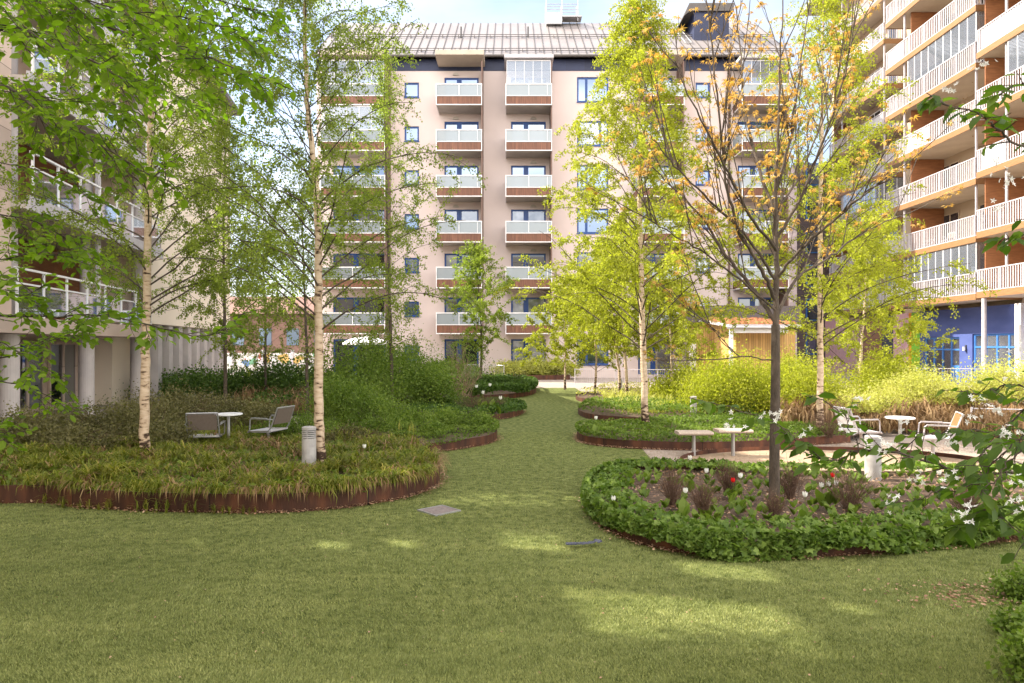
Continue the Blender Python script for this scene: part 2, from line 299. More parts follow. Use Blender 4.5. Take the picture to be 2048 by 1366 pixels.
def tubes(name, segs, mat, parent=None, n=5):
    """segs: list of (pts Kx3, radii K)"""
    vs = []; fl = []; base = 0
    for pts, rad in segs:
        nn = n if rad[0] > .012 else 3
        K = len(pts); t = np.gradient(pts, axis=0); t /= (np.linalg.norm(t, axis=1, keepdims=True) + 1e-9)
        ref = np.array([0, 0, 1.]) if abs(t[0][2]) < .8 else np.array([1., 0, 0])
        a = np.cross(t, ref); a /= (np.linalg.norm(a, axis=1, keepdims=True) + 1e-9); c = np.cross(t, a)
        th = np.arange(nn) * 2 * np.pi / nn
        ring = pts[:, None, :] + rad[:, None, None] * (np.cos(th)[None, :, None] * a[:, None, :] + np.sin(th)[None, :, None] * c[:, None, :])
        vs.append(ring.reshape(-1, 3)); i = np.arange(K - 1)[:, None] * nn; k = np.arange(nn)[None, :]; k1 = (k + 1) % nn
        fl.append((np.stack([i + k, i + k1, i + nn + k1, i + nn + k], axis=2) + base).reshape(-1)); base += K * nn
    if not vs: return None
    fl = np.concatenate(fl); return fastmesh(name, np.concatenate(vs), fl, np.full(len(fl) // 4, 4), mat, parent, smooth=True)
def curve(pts, k=6):
    pts = np.array(pts, float)
    if len(pts) < 3: return pts
    P_ = np.vstack([2*pts[0]-pts[1], pts, 2*pts[-1]-pts[-2]]); o = []
    for i in range(1, len(P_) - 2):
        p0, p1, p2, p3 = P_[i-1], P_[i], P_[i+1], P_[i+2]
        for t in np.arange(k) / k: o.append(.5*((2*p1)+(-p0+p2)*t+(2*p0-5*p1+4*p2-p3)*t*t+(-p0+3*p1-3*p2+p3)*t**3))
    o.append(pts[-1]); return np.array(o)
def walk(p, d, L, n, trop=(0, 0, 0), wob=.12):
    pts = [p]; d = unit(d); st = L / n; tr = V(trop)
    for i in range(n):
        d = unit(d + tr * (i + 1) / n + RNG.normal(size=3) * wob); pts.append(pts[-1] + d * st)
    return np.array(pts)
def inpoly(X, Y, poly):
    c = np.zeros(len(X), bool); n = len(poly); j = n - 1
    for i in range(n):
        xi, yi = poly[i][:2]; xj, yj = poly[j][:2]
        m = ((yi > Y) != (yj > Y)) & (X < (xj - xi) * (Y - yi) / (yj - yi + 1e-12) + xi); c ^= m; j = i
    return c
def scatter(poly, n):
    p = np.array([q[:2] for q in poly]); lo, hi = p.min(0), p.max(0); o = np.zeros((0, 2))
    while len(o) < n:
        q = RNG.uniform(lo, hi, (n * 2, 2)); o = np.vstack([o, q[inpoly(q[:, 0], q[:, 1], poly)]])
    return o[:n]
def edge_dist(q, poly):
    d = np.full(len(q), 1e9); n = len(poly)
    for i in range(n):
        a = np.array(poly[i][:2]); b = np.array(poly[(i + 1) % n][:2]); ab = b - a; L2 = ab @ ab + 1e-9
        t = np.clip(((q - a) @ ab) / L2, 0, 1); d = np.minimum(d, np.linalg.norm(q - a - t[:, None] * ab, axis=1))
    return d

# ================================================================ ground, lawn, paths
def sheet(name, poly, z, mat, kind='structure'):
    return tag(meshobj(name, [(x, y, z) for x, y in [p[:2] for p in poly]], [tuple(range(len(poly)))], mat), kind=kind)
sheet('ground', [(-1500, -1500), (1500, -1500), (1500, 1500), (-1500, 1500)], 0, M['ground'])
sheet('paving', [(-14, 12), (25, 12), (25, 46), (-14, 46)], .004, M['paving'])
lawn_poly = [(-14, .6), (13, .6), (13, 8.4), (6.5, 9.6), G(1420, 955), G(1330, 948), G(1290, 898), G(1200, 880), G(1190, 812), G(1172, 790), G(1150, 776), G(1040, 776), G(930, 800), G(860, 850), G(760, 905), (-6, 11.5), (-14, 11)]
sheet('lawn', lawn_poly, .008, M['turfbase'])
gravel_poly = [G(1280, 894), G(1330, 950), G(1420, 962), (6.8, 10), (14, 9.5), (16, 15), G(1900, 884), G(1700, 884), G(1400, 884)]
sheet('gravel_path', gravel_poly, .012, M['gravel'])

# ================================================================ back apartment building (facade plane Y = WY)
WY = 46.2; FYb = 44.3
bb = thing('apartment_building', (2.7, 51, 0), 'long pink plastered apartment block with grey metal roof closing the courtyard', 'building')
XL, XR = -12.9, 18.3; EZ = 21.0
wx = lambda px: (px - 1024) / F * WY
wz = lambda py: H + (HY - py) / F * WY
fx = lambda px: (px - 1024) / F * FYb
fz = lambda py: H + (HY - py) / F * FYb
holes = []
rowz = [(wz(195 + 87.6 * i) , wz(165 + 87.6 * i)) for i in range(7)]
for a, b in ((809, 838), (1391, 1420)):
    for z0, z1 in rowz: holes.append((wx(a), wx(b), z0, z1, 'small'))
for i in range(7): holes.append((wx(1154), wx(1217), wz(204 + 87.6 * i), wz(154 + 87.6 * i), 'large'))
cols = [('A', 640, 770), ('B', 872, 964), ('C', 1011, 1104), ('D', 1276, 1369), ('E', 1484, 1578)]
for nm, a, b in cols:
    lo, hi = fx(a) * 1.0 + .15, fx(b) - .15
    for k in range(7):
        zb = fz(668 - 92 * k) if k else 0; zb = .1 if k == 0 else fz(668) + 2.9 * (k - 1)
        if k == 6: pass
        holes.append((lo + .2, hi - .15, zb + .12, zb + 2.45, 'door'))
# wall with real openings: a grid of quads split at every hole edge
def wall_with_holes(x0, x1, z0, z1, hs, y, depth=.18):
    xs = sorted(set([x0, x1] + [h[0] for h in hs] + [h[1] for h in hs])); zs = sorted(set([z0, z1] + [h[2] for h in hs] + [h[3] for h in hs]))
    m = MB(); idx = {}
    def vi(x, z):
        if (x, z) not in idx: idx[(x, z)] = len(m.v); m.v.append((x, y, z))
        return idx[(x, z)]
    for i in range(len(xs)-1):
        cx = (xs[i] + xs[i+1]) / 2; col = [h for h in hs if h[0] < cx < h[1]]
        for j in range(len(zs)-1):
            cz = (zs[j] + zs[j+1]) / 2
            if any(h[2] < cz < h[3] for h in col): continue
            m.f.append((vi(xs[i], zs[j]), vi(xs[i+1], zs[j]), vi(xs[i+1], zs[j+1]), vi(xs[i], zs[j+1])))
    for h in hs:
        a, b, c, d = h[:4]
        m.add([(a,y,c),(a,y+depth,c),(a,y+depth,d),(a,y,d)], [(0,1,2,3)]); m.add([(b,y,c),(b,y,d),(b,y+depth,d),(b,y+depth,c)], [(0,1,2,3)])
        m.add([(a,y,d),(a,y+depth,d),(b,y+depth,d),(b,y,d)], [(0,1,2,3)]); m.add([(a,y,c),(b,y,c),(b,y+depth,c),(a,y+depth,c)], [(0,1,2,3)])
    return m
wm = wall_with_holes(XL, XR, 0, 20.25, holes, WY)
wm.add([(XL,WY,0),(XL,WY+12,0),(XL,WY+12,20.25),(XL,WY,20.25)], [(0,1,2,3)]); wm.add([(XR,WY,0),(XR,WY,20.25),(XR,WY+12,20.25),(XR,WY+12,0)], [(0,1,2,3)])
wm.add([(XL,WY+12,0),(XR,WY+12,0),(XR,WY+12,20.25),(XL,WY+12,20.25)], [(0,1,2,3)])
wm.build('wall', M['plaster'], bb)
# navy band under the eaves
MB().box(XL - .02, XR + .02, WY - .03, WY + 12, 20.25, EZ).build('frieze', M['navy'], bb)
def opening(h, parent):
    x0, x1, z0, z1, kind = h; t = .11; y = WY + .07
    f = MB(); f.box(x0, x1, y, y+.08, z0, z0+t).box(x0, x1, y, y+.08, z1-t, z1).box(x0, x0+t, y, y+.08, z0+t, z1-t).box(x1-t, x1, y, y+.08, z0+t, z1-t)
    if kind == 'large': c = x0 + (x1-x0) * random.choice([.26, .7, .7]); f.box(c, c+.16, y-.01, y+.07, z0+t, z1-t)
    if kind == 'door': c = x0 + (x1-x0) * .43; f.box(c-.16, c+.16, y-.01, y+.07, z0+t, z1-t)
    if kind != 'door': f.box(x0-.03, x1+.03, WY-.06, WY+.06, z0-.05, z0-.002)
    o = f.build('window', M['blue'], parent)
    dark = kind == 'door' and z0 < 9
    MB().box(x0+t, x1-t, y+.03, y+.05, z0+t, z1-t).build('pane', random.choice([M['glassdark'], M['glassdark'], M['glasscurtain']]) if dark else random.choice([M['glass'], M['glass'], M['glass'], M['glasscurtain']]), o)
    # a curtain or blind inside, and the dark room
    return o
for h in holes: opening(h, bb)
# roof
ov = .45; RY = WY + 6.8; RZ = 26.4; y0 = WY - ov; y1 = WY + 12 + ov; zl = EZ - .02
sl = (RZ - zl) / (RY - y0); XA, XB = XL - .15, XR + .1
r = MB(); t = .14
r.add([(XA,y0,zl),(XB,y0,zl),(XB,RY,RZ),(XA,RY,RZ),(XA,y0,zl+t),(XB,y0,zl+t),(XB,RY,RZ+t),(XA,RY,RZ+t)], [(0,3,2,1),(4,5,6,7),(0,1,5,4),(1,2,6,5),(3,0,4,7)])
r.add([(XA,y1,zl),(XB,y1,zl),(XB,y1,zl+t),(XA,y1,zl+t),(XB,RY,RZ),(XA,RY,RZ),(XB,RY,RZ+t),(XA,RY,RZ+t)], [(0,5,4,1),(2,6,7,3),(0,1,2,3),(1,4,6,2),(0,3,7,5)])
rf = r.build('roof', M['roof'], bb)
g = MB(); g.add([(XL,WY,EZ),(XL,WY+12,EZ),(XL,RY,RZ-.1)], [(0,1,2)]); g.add([(XR,WY,EZ),(XR,RY,RZ-.1),(XR,WY+12,EZ)], [(0,1,2)]); g.build('gable', M['plaster'], bb)
sm = MB(); x = XA + .02
while x < XB:
    sm.add([(x,y0-.01,zl+t),(x+.035,y0-.01,zl+t),(x+.035,RY,RZ+t),(x,RY,RZ+t),(x,y0-.01,zl+t+.05),(x+.035,y0-.01,zl+t+.05),(x+.035,RY,RZ+t+.05),(x,RY,RZ+t+.05)], [(4,5,6,7),(0,4,7,3),(1,2,6,5),(0,1,5,4)]); x += .56
sm.build('roof_seams', M['seam'], rf)
def roofz(y): return zl + t + sl * (y - y0)
for yy in (WY + .1, WY + 3.1):
    q = MB()
    for dz in (.12, .26): q.tube([(XA, yy, roofz(yy)+dz), (XB, yy, roofz(yy)+dz)], .022, 6)
    xx = XA + .3
    while xx < XB: q.box(xx, xx+.03, yy-.02, yy+.25, roofz(yy)-.02, roofz(yy)+.28); xx += 1.12
    q.build('snow_guard', M['seam'], rf)
MB().tube([(XA, y0-.08, zl+.06), (XB, y0-.08, zl+.06)], .09, 10).build('gutter', M['seam'], rf)
for px in (922, 1056): 
    yy = WY + 3.3; xx = (px-1024)/F*yy; MB().cyl(xx, yy, roofz(yy)-.1, roofz(yy)+.75, .06, 10).build('vent_pipe', M['darkmetal'], rf)
# rooftop hatch with railing
yy = RY - .6; hx0, hx1 = (1092-1024)/F*yy, (1155-1024)/F*yy
q = MB(); q.box(hx0, hx1-1.2, yy-.5, yy+.4, RZ-.4, RZ+.42); q.build('roof_hatch', M['steel'], rf)
q = MB()
for zz in (RZ+.75, RZ+1.15, RZ+1.6): q.tube([(hx0,yy-.3,zz),(hx1,yy-.3,zz)], .025, 6); q.tube([(hx0,yy+1,zz),(hx1,yy+1,zz)], .025, 6)
for xx in (hx0, (hx0+hx1)/2, hx1): 
    for y_ in (yy-.3, yy+1): q.tube([(xx,y_,RZ-.1),(xx,y_,RZ+1.6)], .025, 6)
q.box(hx0, hx1+.3, yy-.4, yy+.6, RZ+.18, RZ+.24)
q.build('roof_railing', M['steel'], rf)
# roof ladder
q = MB(); ya, yb = WY+1.7, RY-.1
for dx in (0, .42):
    xa = (1384-1024)/F*WY+dx
    q.tube([(xa,ya,roofz(ya)+.13),(xa,yb,roofz(yb)+.13)], .035, 6)
for i in range(17):
    y_ = ya + (yb-ya)*i/16; q.tube([(xa-.42,y_,roofz(y_)+.13),(xa,y_,roofz(y_)+.13)], .028, 6)
q.build('roof_ladder', M['steel'], rf)
# plant room on the roof
cy0 = WY + 2.6; cx0, cx1 = (1388-1024)/F*cy0, (1458-1024)/F*cy0
hut = MB().box(cx0, cx1, cy0, cy0+4.5, roofz(cy0)-.3, roofz(cy0)+2.0).build('plant_room', M['navy'], rf)
zt = roofz(cy0)+2.0
MB().add([(cx0-.75,cy0-.15,zt-.35),(cx0-.35,cy0-.15,zt+.55),(cx1+.3,cy0-.15,zt+.55),(cx1+.3,cy0-.15,zt+.003),(cx0-.3,cy0-.15,zt+.003),
          (cx0-.75,cy0+4.8,zt-.35),(cx0-.35,cy0+4.8,zt+.55),(cx1+.3,cy0+4.8,zt+.55),(cx1+.3,cy0+4.8,zt+.003),(cx0-.3,cy0+4.8,zt+.003)],
         [(0,4,3,2,1),(5,6,7,8,9),(0,1,6,5),(1,2,7,6),(2,3,8,7),(3,4,9,8),(4,0,5,9)]).build('cap', M['seam'], hut)
# balconies: slab with wooden panel, frosted glass, white frame
def balcony(x0, x1, zb, ya, yb, parent):
    s = MB().box(x0+.03, x1-.03, ya+.06, yb-.004, zb+.04, zb+.22).build('balcony', M['conc'], parent)
    w_ = MB(); w_.box(x0+.04, x1-.04, ya+.02, ya+.05, zb+.07, zb+.56)
    for xx in (x0, x1-.03): w_.box(xx+.004, xx+.026, ya+.06, yb-.06, zb+.07, zb+.56)
    w_.build('wood_panel', M['brown'], s)
    g_ = MB(); g_.box(x0+.05, x1-.05, ya+.025, ya+.04, zb+.62, zb+1.29)
    for xx in (x0, x1-.03): g_.box(xx+.008, xx+.022, ya+.07, yb-.06, zb+.62, zb+1.29)
    g_.build('glass_panel', M['frosted'], s)
    f = MB(); y_ = ya
    for a, b in ((0, .055), (.565, .61), (1.30, 1.36)):
        f.box(x0, x1, y_-.005, y_+.055, zb+a, zb+b)
        for xx in (x0, x1-.035): f.box(xx, xx+.035, ya+.06, yb-.01, zb+a, zb+b)
    for xx in (x0, x1-.045): f.box(xx, xx+.045, y_-.008, y_+.058, zb-.01, zb+1.365)
    c = (x0+x1)/2; f.box(c-.018, c+.018, y_, y_+.05, zb+.61, zb+1.30)
    f.box(x1-.3, x1-.275, y_, y_+.05, zb+.61, zb+1.30)
    f.build('railing_frame', M['white'], s)
    return s
def copy_part(o, dz=0, dx=0):
    c = o.copy(); C.objects.link(c); c.location = (o.location.x+dx, o.location.y, o.location.z+dz)
    for ch in list(o.children):
        d = ch.copy(); C.objects.link(d); d.parent = c
    return c
zb0 = fz(668)
for nm, a, b in cols:
    p = balcony(fx(a), fx(b), zb0, FYb, WY, bb)
    for k in range(1, 6): copy_part(p, dz=2.9*k)
    # side screen and roof canopy
    MB().box(fx(b)-.06, fx(b)+.02, FYb+.12, WY-.002, zb0+.24, 20.2).build('side_screen', M['fin'], bb)
    zt = zb0 + 2.9*6 + .1
    if nm in 'BDA': MB().box(fx(a)-.05, fx(b)+.12, FYb-.1, WY-.004, zt+.15, zt+.45).build('canopy', M['conc_warm'], bb)
    else: MB().box(fx(a)-.08, fx(b)+.1, FYb-.12, WY-.004, zt-.05, zt+.16).build('canopy', M['whitem'], bb)
def glazing(x0, x1, z0, z1, y, parent, n=5):
    f = MB()
    for i in range(n+1): xx = x0+(x1-x0)*i/n; f.box(xx-.012, xx+.012, y, y+.03, z0, z1)
    f.box(x0, x1, y-.01, y+.04, z1-.002, z1+.05)
    o = f.build('glazing_frame', M['white'], parent); MB().box(x0, x1, y+.012, y+.018, z0, z1-.01).build('glazing', M['glaze'], o)
for nm, k in (('C', 6), ('A', 6), ('A', 5), ('E', 6)):
    a, b = [(a_, b_) for n_, a_, b_ in cols if n_ == nm][0]; zz = zb0+2.9*(k-1)
    glazing(fx(a)+.08, fx(b)-.08, zz+1.37, zz+2.83, FYb+.1, bb)
# wall lamps beside the balcony doors
for nm, dx in (('B', .38), ('C', .62), ('D', .38), ('E', .6)):
    a, b = [(a_, b_) for n_, a_, b_ in cols if n_ == nm][0]; xx = fx(a)+(fx(b)-fx(a))*dx
    for k in range(7):
        zz = (0 if k == 0 else zb0+2.9*(k-1)) + 2.58; q = MB(); n = 10
        for ang in range(n): 
            t0, t1 = math.pi*ang/n, math.pi*(ang+1)/n
            q.add([(xx,WY-.14,zz),(xx+.2*math.cos(t0),WY-.12,zz+.16*math.sin(t0)),(xx+.2*math.cos(t1),WY-.12,zz+.16*math.sin(t1)),(xx,WY-.002,zz),(xx+.2*math.cos(t0),WY-.002,zz+.16*math.sin(t0)),(xx+.2*math.cos(t1),WY-.002,zz+.16*math.sin(t1))], [(0,1,2),(1,4,5,2),(3,5,4)])
        q.build('wall_lamp', M['conc'], bb)
for px in (780, 1457):
    MB().tube([(wx(px), WY-.12, .1), (wx(px), WY-.12, 20.9)], .07, 8).build('downpipe', M['fin'], bb)

# ================================================================ right building with stepped balconies
rb = thing('apartment_building', (25.5, 40, 0), 'tall cream apartment block with white slatted balconies and blue ground floor', 'building')
WX = 25.6
def railing(poly, z0, h, parent, step=.16):
    q = MB(); pts = [V((x, y, 0)) for x, y in poly]
    for i in range(len(pts)-1):
        a, b = pts[i], pts[i+1]; Ln = np.linalg.norm(b-a); d = (b-a)/Ln; n = V((-d[1], d[0], 0))
        def bar(s0, s1, w2, za, zb_):
            c = [a+d*s0-n*w2, a+d*s1-n*w2, a+d*s1+n*w2, a+d*s0+n*w2]
            q.add([(p[0],p[1],za) for p in c]+[(p[0],p[1],zb_) for p in c], [(0,3,2,1),(4,5,6,7),(0,1,5,4),(1,2,6,5),(2,3,7,6),(3,0,4,7)])
        bar(0, Ln, .03, z0+h-.05, z0+h); bar(0, Ln, .02, z0+.06, z0+.10)
        s = .02
        k = 0
        while s < Ln:
            wd = .042 if k % 9 else .06
            bar(s, s+wd*1.3, .010 if k % 9 else .025, z0 + (.10 if k % 9 else -.1), z0+h-.052); s += step; k += 1
    return q.build('railing', M['whitem'], parent)
zs = [4.45 + 2.9*k for k in range(8)]
stacks = [  # outer polygon of each stack, Y from near to far
    (22.55, 26.5, 34.0), (23.25, 35.1, 43.6), (24.2, 45.6, 53.5)]
def rbalcony(x, ya, yb, z, parent, near_open=True):
    poly = [(WX-.01, ya), (x+1.0, ya), (x, ya+.9) , (x, yb-.2), (x+.6, yb), (WX-.01, yb)] if False else [(WX-.01, ya), (x, ya), (x, yb), (WX-.01, yb)]
    s = MB().prism([(poly[i][0]+(.05 if 0 < i < 3 else 0), poly[i][1]+(.05 if i < 2 else -.05)) for i in range(4)], z, z+.24).build('balcony', M['conc_warm'], parent)
    f = MB()
    f.box(x, x+.045, ya, yb, z-.03, z+.27); f.box(x+.05, WX-.02, ya, ya+.045, z-.03, z+.27); f.box(x+.05, WX-.02, yb-.045, yb, z-.03, z+.27)
    f.build('fascia', M['fascia'], s)
    railing([(WX-.1, ya+.03), (x+.03, ya+.03), (x+.03, yb-.03), (WX-.1, yb-.03)], z+.22, 1.12, s)
    return s
for j, (x, ya, yb) in enumerate(stacks):
    p = rbalcony(x, ya, yb, zs[0], rb)
    for k in range(1, 8): copy_part(p, dz=2.9*k)
# wall, recessed openings as doors and windows
rw = MB(); rw.box(WX, WX+10, 20, 56, 4.2, 28.5); rw.build('wall', M['cream'], rb)
gf = MB(); gf.box(WX-.55, WX+10, 20, 31.6, 0, 4.2); gf.build('ground_floor_wall', M['bluewall'], rb)
# blue ground floor with real window recesses
def wall_x(y0, y1, z0, z1, hs, x, depth):
    ys = sorted(set([y0, y1]+[h[0] for h in hs]+[h[1] for h in hs])); zz = sorted(set([z0, z1]+[h[2] for h in hs]+[h[3] for h in hs])); m = MB()
    for i in range(len(ys)-1):
        for j in range(len(zz)-1):
            cyy, czz = (ys[i]+ys[i+1])/2, (zz[j]+zz[j+1])/2
            if any(h[0] < cyy < h[1] and h[2] < czz < h[3] for h in hs): continue
            m.add([(x,ys[i],zz[j]),(x,ys[i],zz[j+1]),(x,ys[i+1],zz[j+1]),(x,ys[i+1],zz[j])], [(0,1,2,3)])
    for a, b, c, d in hs:
        m.add([(x,a,c),(x+depth,a,c),(x+depth,a,d),(x,a,d)], [(0,1,2,3)]); m.add([(x,b,c),(x,b,d),(x+depth,b,d),(x+depth,b,c)], [(0,1,2,3)])
        m.add([(x,a,d),(x+depth,a,d),(x+depth,b,d),(x,b,d)], [(0,1,2,3)]); m.add([(x,a,c),(x,b,c),(x+depth,b,c),(x+depth,a,c)], [(0,1,2,3)])
    return m
bh = [(31.9, 34.0, .1, 2.75), (34.5, 38.1, .1, 2.75), (39.2, 42.6, .1, 2.6)]
bx = WX-.55
wall_x(31.6, 43.0, 0, 4.2, bh, bx, .5).build('ground_floor_wall', M['bluewall'], rb)
MB().box(bx+.5, WX+10, 31.6, 43.0, 0, 4.19).build('shop_interior', M['cream'], rb)
for a, b, c, d in bh:
    f = MB(); t = .1
    f.box(bx+.1, bx+.2, a, b, c, c+t).box(bx+.1, bx+.2, a, b, d-t, d)
    n = 4 if b-a > 3 else 2; prev = a
    for i in range(n+1): yy = a+(b-a-t)*i/n; f.box(bx+.1, bx+.2, yy, yy+t, c+t, d-t)
    f.box(bx+.098, bx+.202, a, a+(b-a)/n, c+t, c+.9)
    f.box(bx+.098, bx+.202, a+t, b-t, d-.75, d-.66)
    o = f.build('window', M['bluelight'], rb); MB().box(bx+.14, bx+.15, a+t, b-t, c+t, d-t).build('pane', M['clearglass'], o)
    # door leaf
    MB().box(bx+.16, bx+.2, b-1.0, b-t-.02, c+.002, c+1.95).build('door', M['bluelight'], rb)
# coloured fins further along
for a, b, m_ in ((43.02, 43.9, 'green'), (43.92, 44.2, 'orange'), (44.22, 46.0, 'pink'), (46.02, 47.4, 'navy'), (47.42, 50, 'orangewood'), (50.02, 56, 'pink')):
    MB().box(bx, WX+9, a, b, 0, 4.18).build('painted_panel', M[m_], rb)
MB().cyl(23.2, 34.4, 0, 4.44, .11, 14).build('column', M['whitem'], rb); MB().cyl(23.0, 30.5, 0, 4.44, .11, 14).build('column', M['whitem'], rb)
MB().box(bx-.35, bx-.02, 33.98, 34.4, 0, 4.18).build('white_pier', M['white'], rb)
# wall openings and brown partitions behind each balcony, posts
for k, z in enumerate(zs):
    zf = z+.24
    for j, (x, ya, yb) in enumerate(stacks):
        for (da, db) in ((.8, 2.0), (2.9, 4.6)) if j != 1 else ((.5, 1.7), (2.2, 3.2), (4.9, 6.6)):
            f = MB(); a, b = ya+da, ya+db; c, d = zf+.1, zf+2.25
            f.box(WX-.05, WX-.005, a, b, c, c+.08).box(WX-.05, WX-.005, a, b, d-.08, d).box(WX-.05, WX-.005, a, a+.09, c+.08, d-.08).box(WX-.05, WX-.005, b-.09, b, c+.08, d-.08).box(WX-.052, WX-.003, (a+b)/2-.04, (a+b)/2+.04, c+.08, d-.08)
            o = f.build('window', M['cream'] if j == 1 else M['white'], rb); MB().box(WX-.03, WX-.02, a+.09, b-.09, c+.08, d-.08).build('pane', M['glassdark'], o)
        # partition screen at far end of stack, wooden
        for yy in ([yb-2.2] if j == 1 else [yb-.12]):
            MB().box(x+.35, WX-.06, yy-.03, yy+.03, zf, z+2.88).build('partition', M['orangewood'], rb)
        MB().box(x+.12, x+.2, yb-1.9, yb-1.82, zf, z+2.88).build('post', M['whitem'], rb)
        MB().box(x+.12, x+.2, ya+.15, ya+.23, zf, z+2.88).build('post', M['whitem'], rb)
    # wood clad wall piece between stacks
    MB().box(WX-1.6, WX-.06, 34.3, 34.42, zf, z+2.86).build('wood_screen', M['orangewood'], rb)
# glazed balconies and white screens
for j, k in ((1, 4), (1, 0), (0, 3), (2, 2)):
    x, ya, yb = stacks[j]; z = zs[k]
    q = MB(); n = 9
    y_a = ya+.05; y_b = ya+(yb-ya)*.72
    for i in range(n+1): yy = y_a+(y_b-y_a)*i/n; q.box(x+.05, x+.09, yy-.015, yy+.015, z+1.36, z+2.84)
    for xx in (x+.9, x+1.7): q.box(xx, xx+.03, ya+.05, ya+.09, z+1.36, z+2.84)
    o = q.build('glazing_frame', M['white'], rb)
    MB().box(x+.065, x+.075, y_a, y_b, z+1.36, z+2.83).box(x+.1, WX-.07, ya+.065, ya+.075, z+1.36, z+2.83).build('glazing', M['glaze'], o)
for j, k, a, b in ((1, 0, 5.6, 8.4), (1, 3, 4.0, 6.2), (0, 5, 4.5, 7.3), (1, 5, 6.5, 8.3), (0, 2, 5.5, 7.2), (0, 4, 3, 7.2), (2, 4, .3, 4), (2, 6, 2, 6), (0, 6, 1, 4)):
    x, ya, yb = stacks[j]; MB().box(x+.055, x+.068, ya+a, min(ya+b, yb-.1), zs[k]+.3, zs[k]+1.26).build('privacy_screen', M['white'], rb)
MB().box(WX-2.6, WX+10, 20, 56, 28.5, 28.8).build('roof', M['roof'], rb)

# ================================================================ left building with glass-fronted loggias
A0 = V((-8.9-.16*15.45, 15.45)); dvec = unit(V((-.16, 1))); nvec = V((dvec[1], -dvec[0]))     # dvec along, nvec towards courtyard
def LX(u, wv, z): p = A0 + dvec*u + nvec*wv; return (p[0], p[1], z)
lb = thing('apartment_building', (A0[0], A0[1], 0), 'beige apartment block with round columns and glass-fronted loggias', 'building')
LEN = 21.5; LH = 14.2; LG = 9.6   # loggia part length
m = MB(LX); m.box(-.35, .55, -2.4, .02, 2.75, LH); m.build('end_pier', M['beige'], lb)
MB(LX).box(0, LG+.4, -2.5, -2.3, 0, LH).box(0, LG, -9, -2.5, 2.4, LH).build('loggia_wall', M['beige'], lb)
m = MB(LX); m.box(LG, LEN, -9, 0, 2.9, LH); m.build('wall', M['creamL'], lb)
MB(LX).box(LG+.4, LEN, -9, -1.4, 0, 2.9).build('ground_floor_wall', M['creamL'], lb)
for i in range(9):
    u = LG+1.0+i*1.25; MB(LX).box(u, u+.45, -.5, -.05, 0, 2.88).build('pilaster', M['column'], lb)
MB(LX).box(-.3, LG-.02, -2.3, .12, 2.4, 2.78).build('beam', M['beige'], lb)
for k in range(4):
    z = 5.25+2.85*k
    s = MB(LX).box(.5, LG-.01, -2.3, .35, z, z+.2).build('balcony_slab', M['conc'], lb)
    MB(LX).box(.5, LG, .352, .44, z-.04, z+.30).build('slab_edge', M['whitem'], s)
    MB(LX).box(.6, LG-.1, -2.29, -2.2, z-2.4, z-.02).build('wood_wall', M['orangewood' if k < 2 else 'fin' if k % 2 else 'beige'], lb)
for k in range(4):
    z = 2.78 if k == 0 else 5.45+2.85*(k-1); w0 = .05 if k == 0 else .38; h = 1.1
    q = MB(LX); u = .65
    while u < LG: q.box(u, u+.05, w0, w0+.05, z, z+h); u += 1.22
    q.box(.6, LG-.1, w0-.01, w0+.06, z+h, z+h+.05).box(.6, LG-.1, w0, w0+.04, z+.76, z+.80)
    o = q.build('railing', M['white'], lb); MB(LX).box(.66, LG-.12, w0+.015, w0+.03, z+.08, z+.74).build('glass_panel', M['clearglass'], o)
for u in (1.1, 5.2, 9.2):
    x_, y_, _ = LX(u, -.3, 0); MB().cyl(x_, y_, 0, 2.39, .21, 24).build('column', M['column'], lb)
    MB().cyl(x_, y_, 2.8, LH-.1, .17, 20).build('column', M['column'], lb)
# ground floor glazing in the arcade
u = .6
for i in range(4):
    f = MB(LX); a = .5+i*2.25; b = a+1.9
    f.box(a, b, -2.28, -2.2, .1, .2).box(a, b, -2.28, -2.2, 2.15, 2.25).box(a, a+.08, -2.28, -2.2, .2, 2.15).box(b-.08, b, -2.28, -2.2, .2, 2.15).box((a+b)/2-.04, (a+b)/2+.04, -2.28, -2.2, .2, 2.15)
    o = f.build('window', M['beige'], lb); MB(LX).box(a+.08, b-.08, -2.25, -2.24, .2, 2.15).build('pane', M['glassdark'], o)
# roof
MB(LX).box(-.4, LEN+.1, -9.1, .5, LH, LH+.25).build('roof', M['seam'], lb)
MB(LX).box(5.0, 5.2, .02, .1, 3, LH-.1).build('downpipe', M['whitem'], lb)

# added unseen block at left; holes in its wall shape the lawn's sun patches
nb = thing('apartment_building', (-10, 4, 0), 'added unseen block with a holed screen wall shaping sun patches on the lawn', 'building')
def NX(u, wv, z): p = V((-8.9, 0)) + dvec*u + nvec*wv; return (p[0], p[1], z)
m = MB(NX); m.box(-12, 14.9, -5, -.85, 0, 6.2)
hs_ = [(8.3, 9.4, 10.4, 12.2), (9.85, 10.25, 8.2, 8.8), (10.1, 10.5, 8.95, 9.5), (9.95, 10.1, 9.65, 9.85), (8.0, 8.2, 9.6, 10.1), (9.3, 9.6, 12.4, 12.9), (10.4, 11.2, 10.1, 11.0), (12.3, 13.7, 8.8, 12.6), (9.95, 10.5, 11.6, 12.6), (9.6, 9.9, 6.9, 7.3)]
us_ = sorted(set([-12, 14.9]+[h[0] for h in hs_]+[h[1] for h in hs_])); zs_ = sorted(set([0, LH+1]+[h[2] for h in hs_]+[h[3] for h in hs_]))
for i in range(len(us_)-1):
    for j in range(len(zs_)-1):
        if not any(h[0] < (us_[i]+us_[i+1])/2 < h[1] and h[2] < (zs_[j]+zs_[j+1])/2 < h[3] for h in hs_): m.box(us_[i], us_[i+1], -.8, -.5, zs_[j], zs_[j+1])
m.build('wall', M['creamL'], nb)
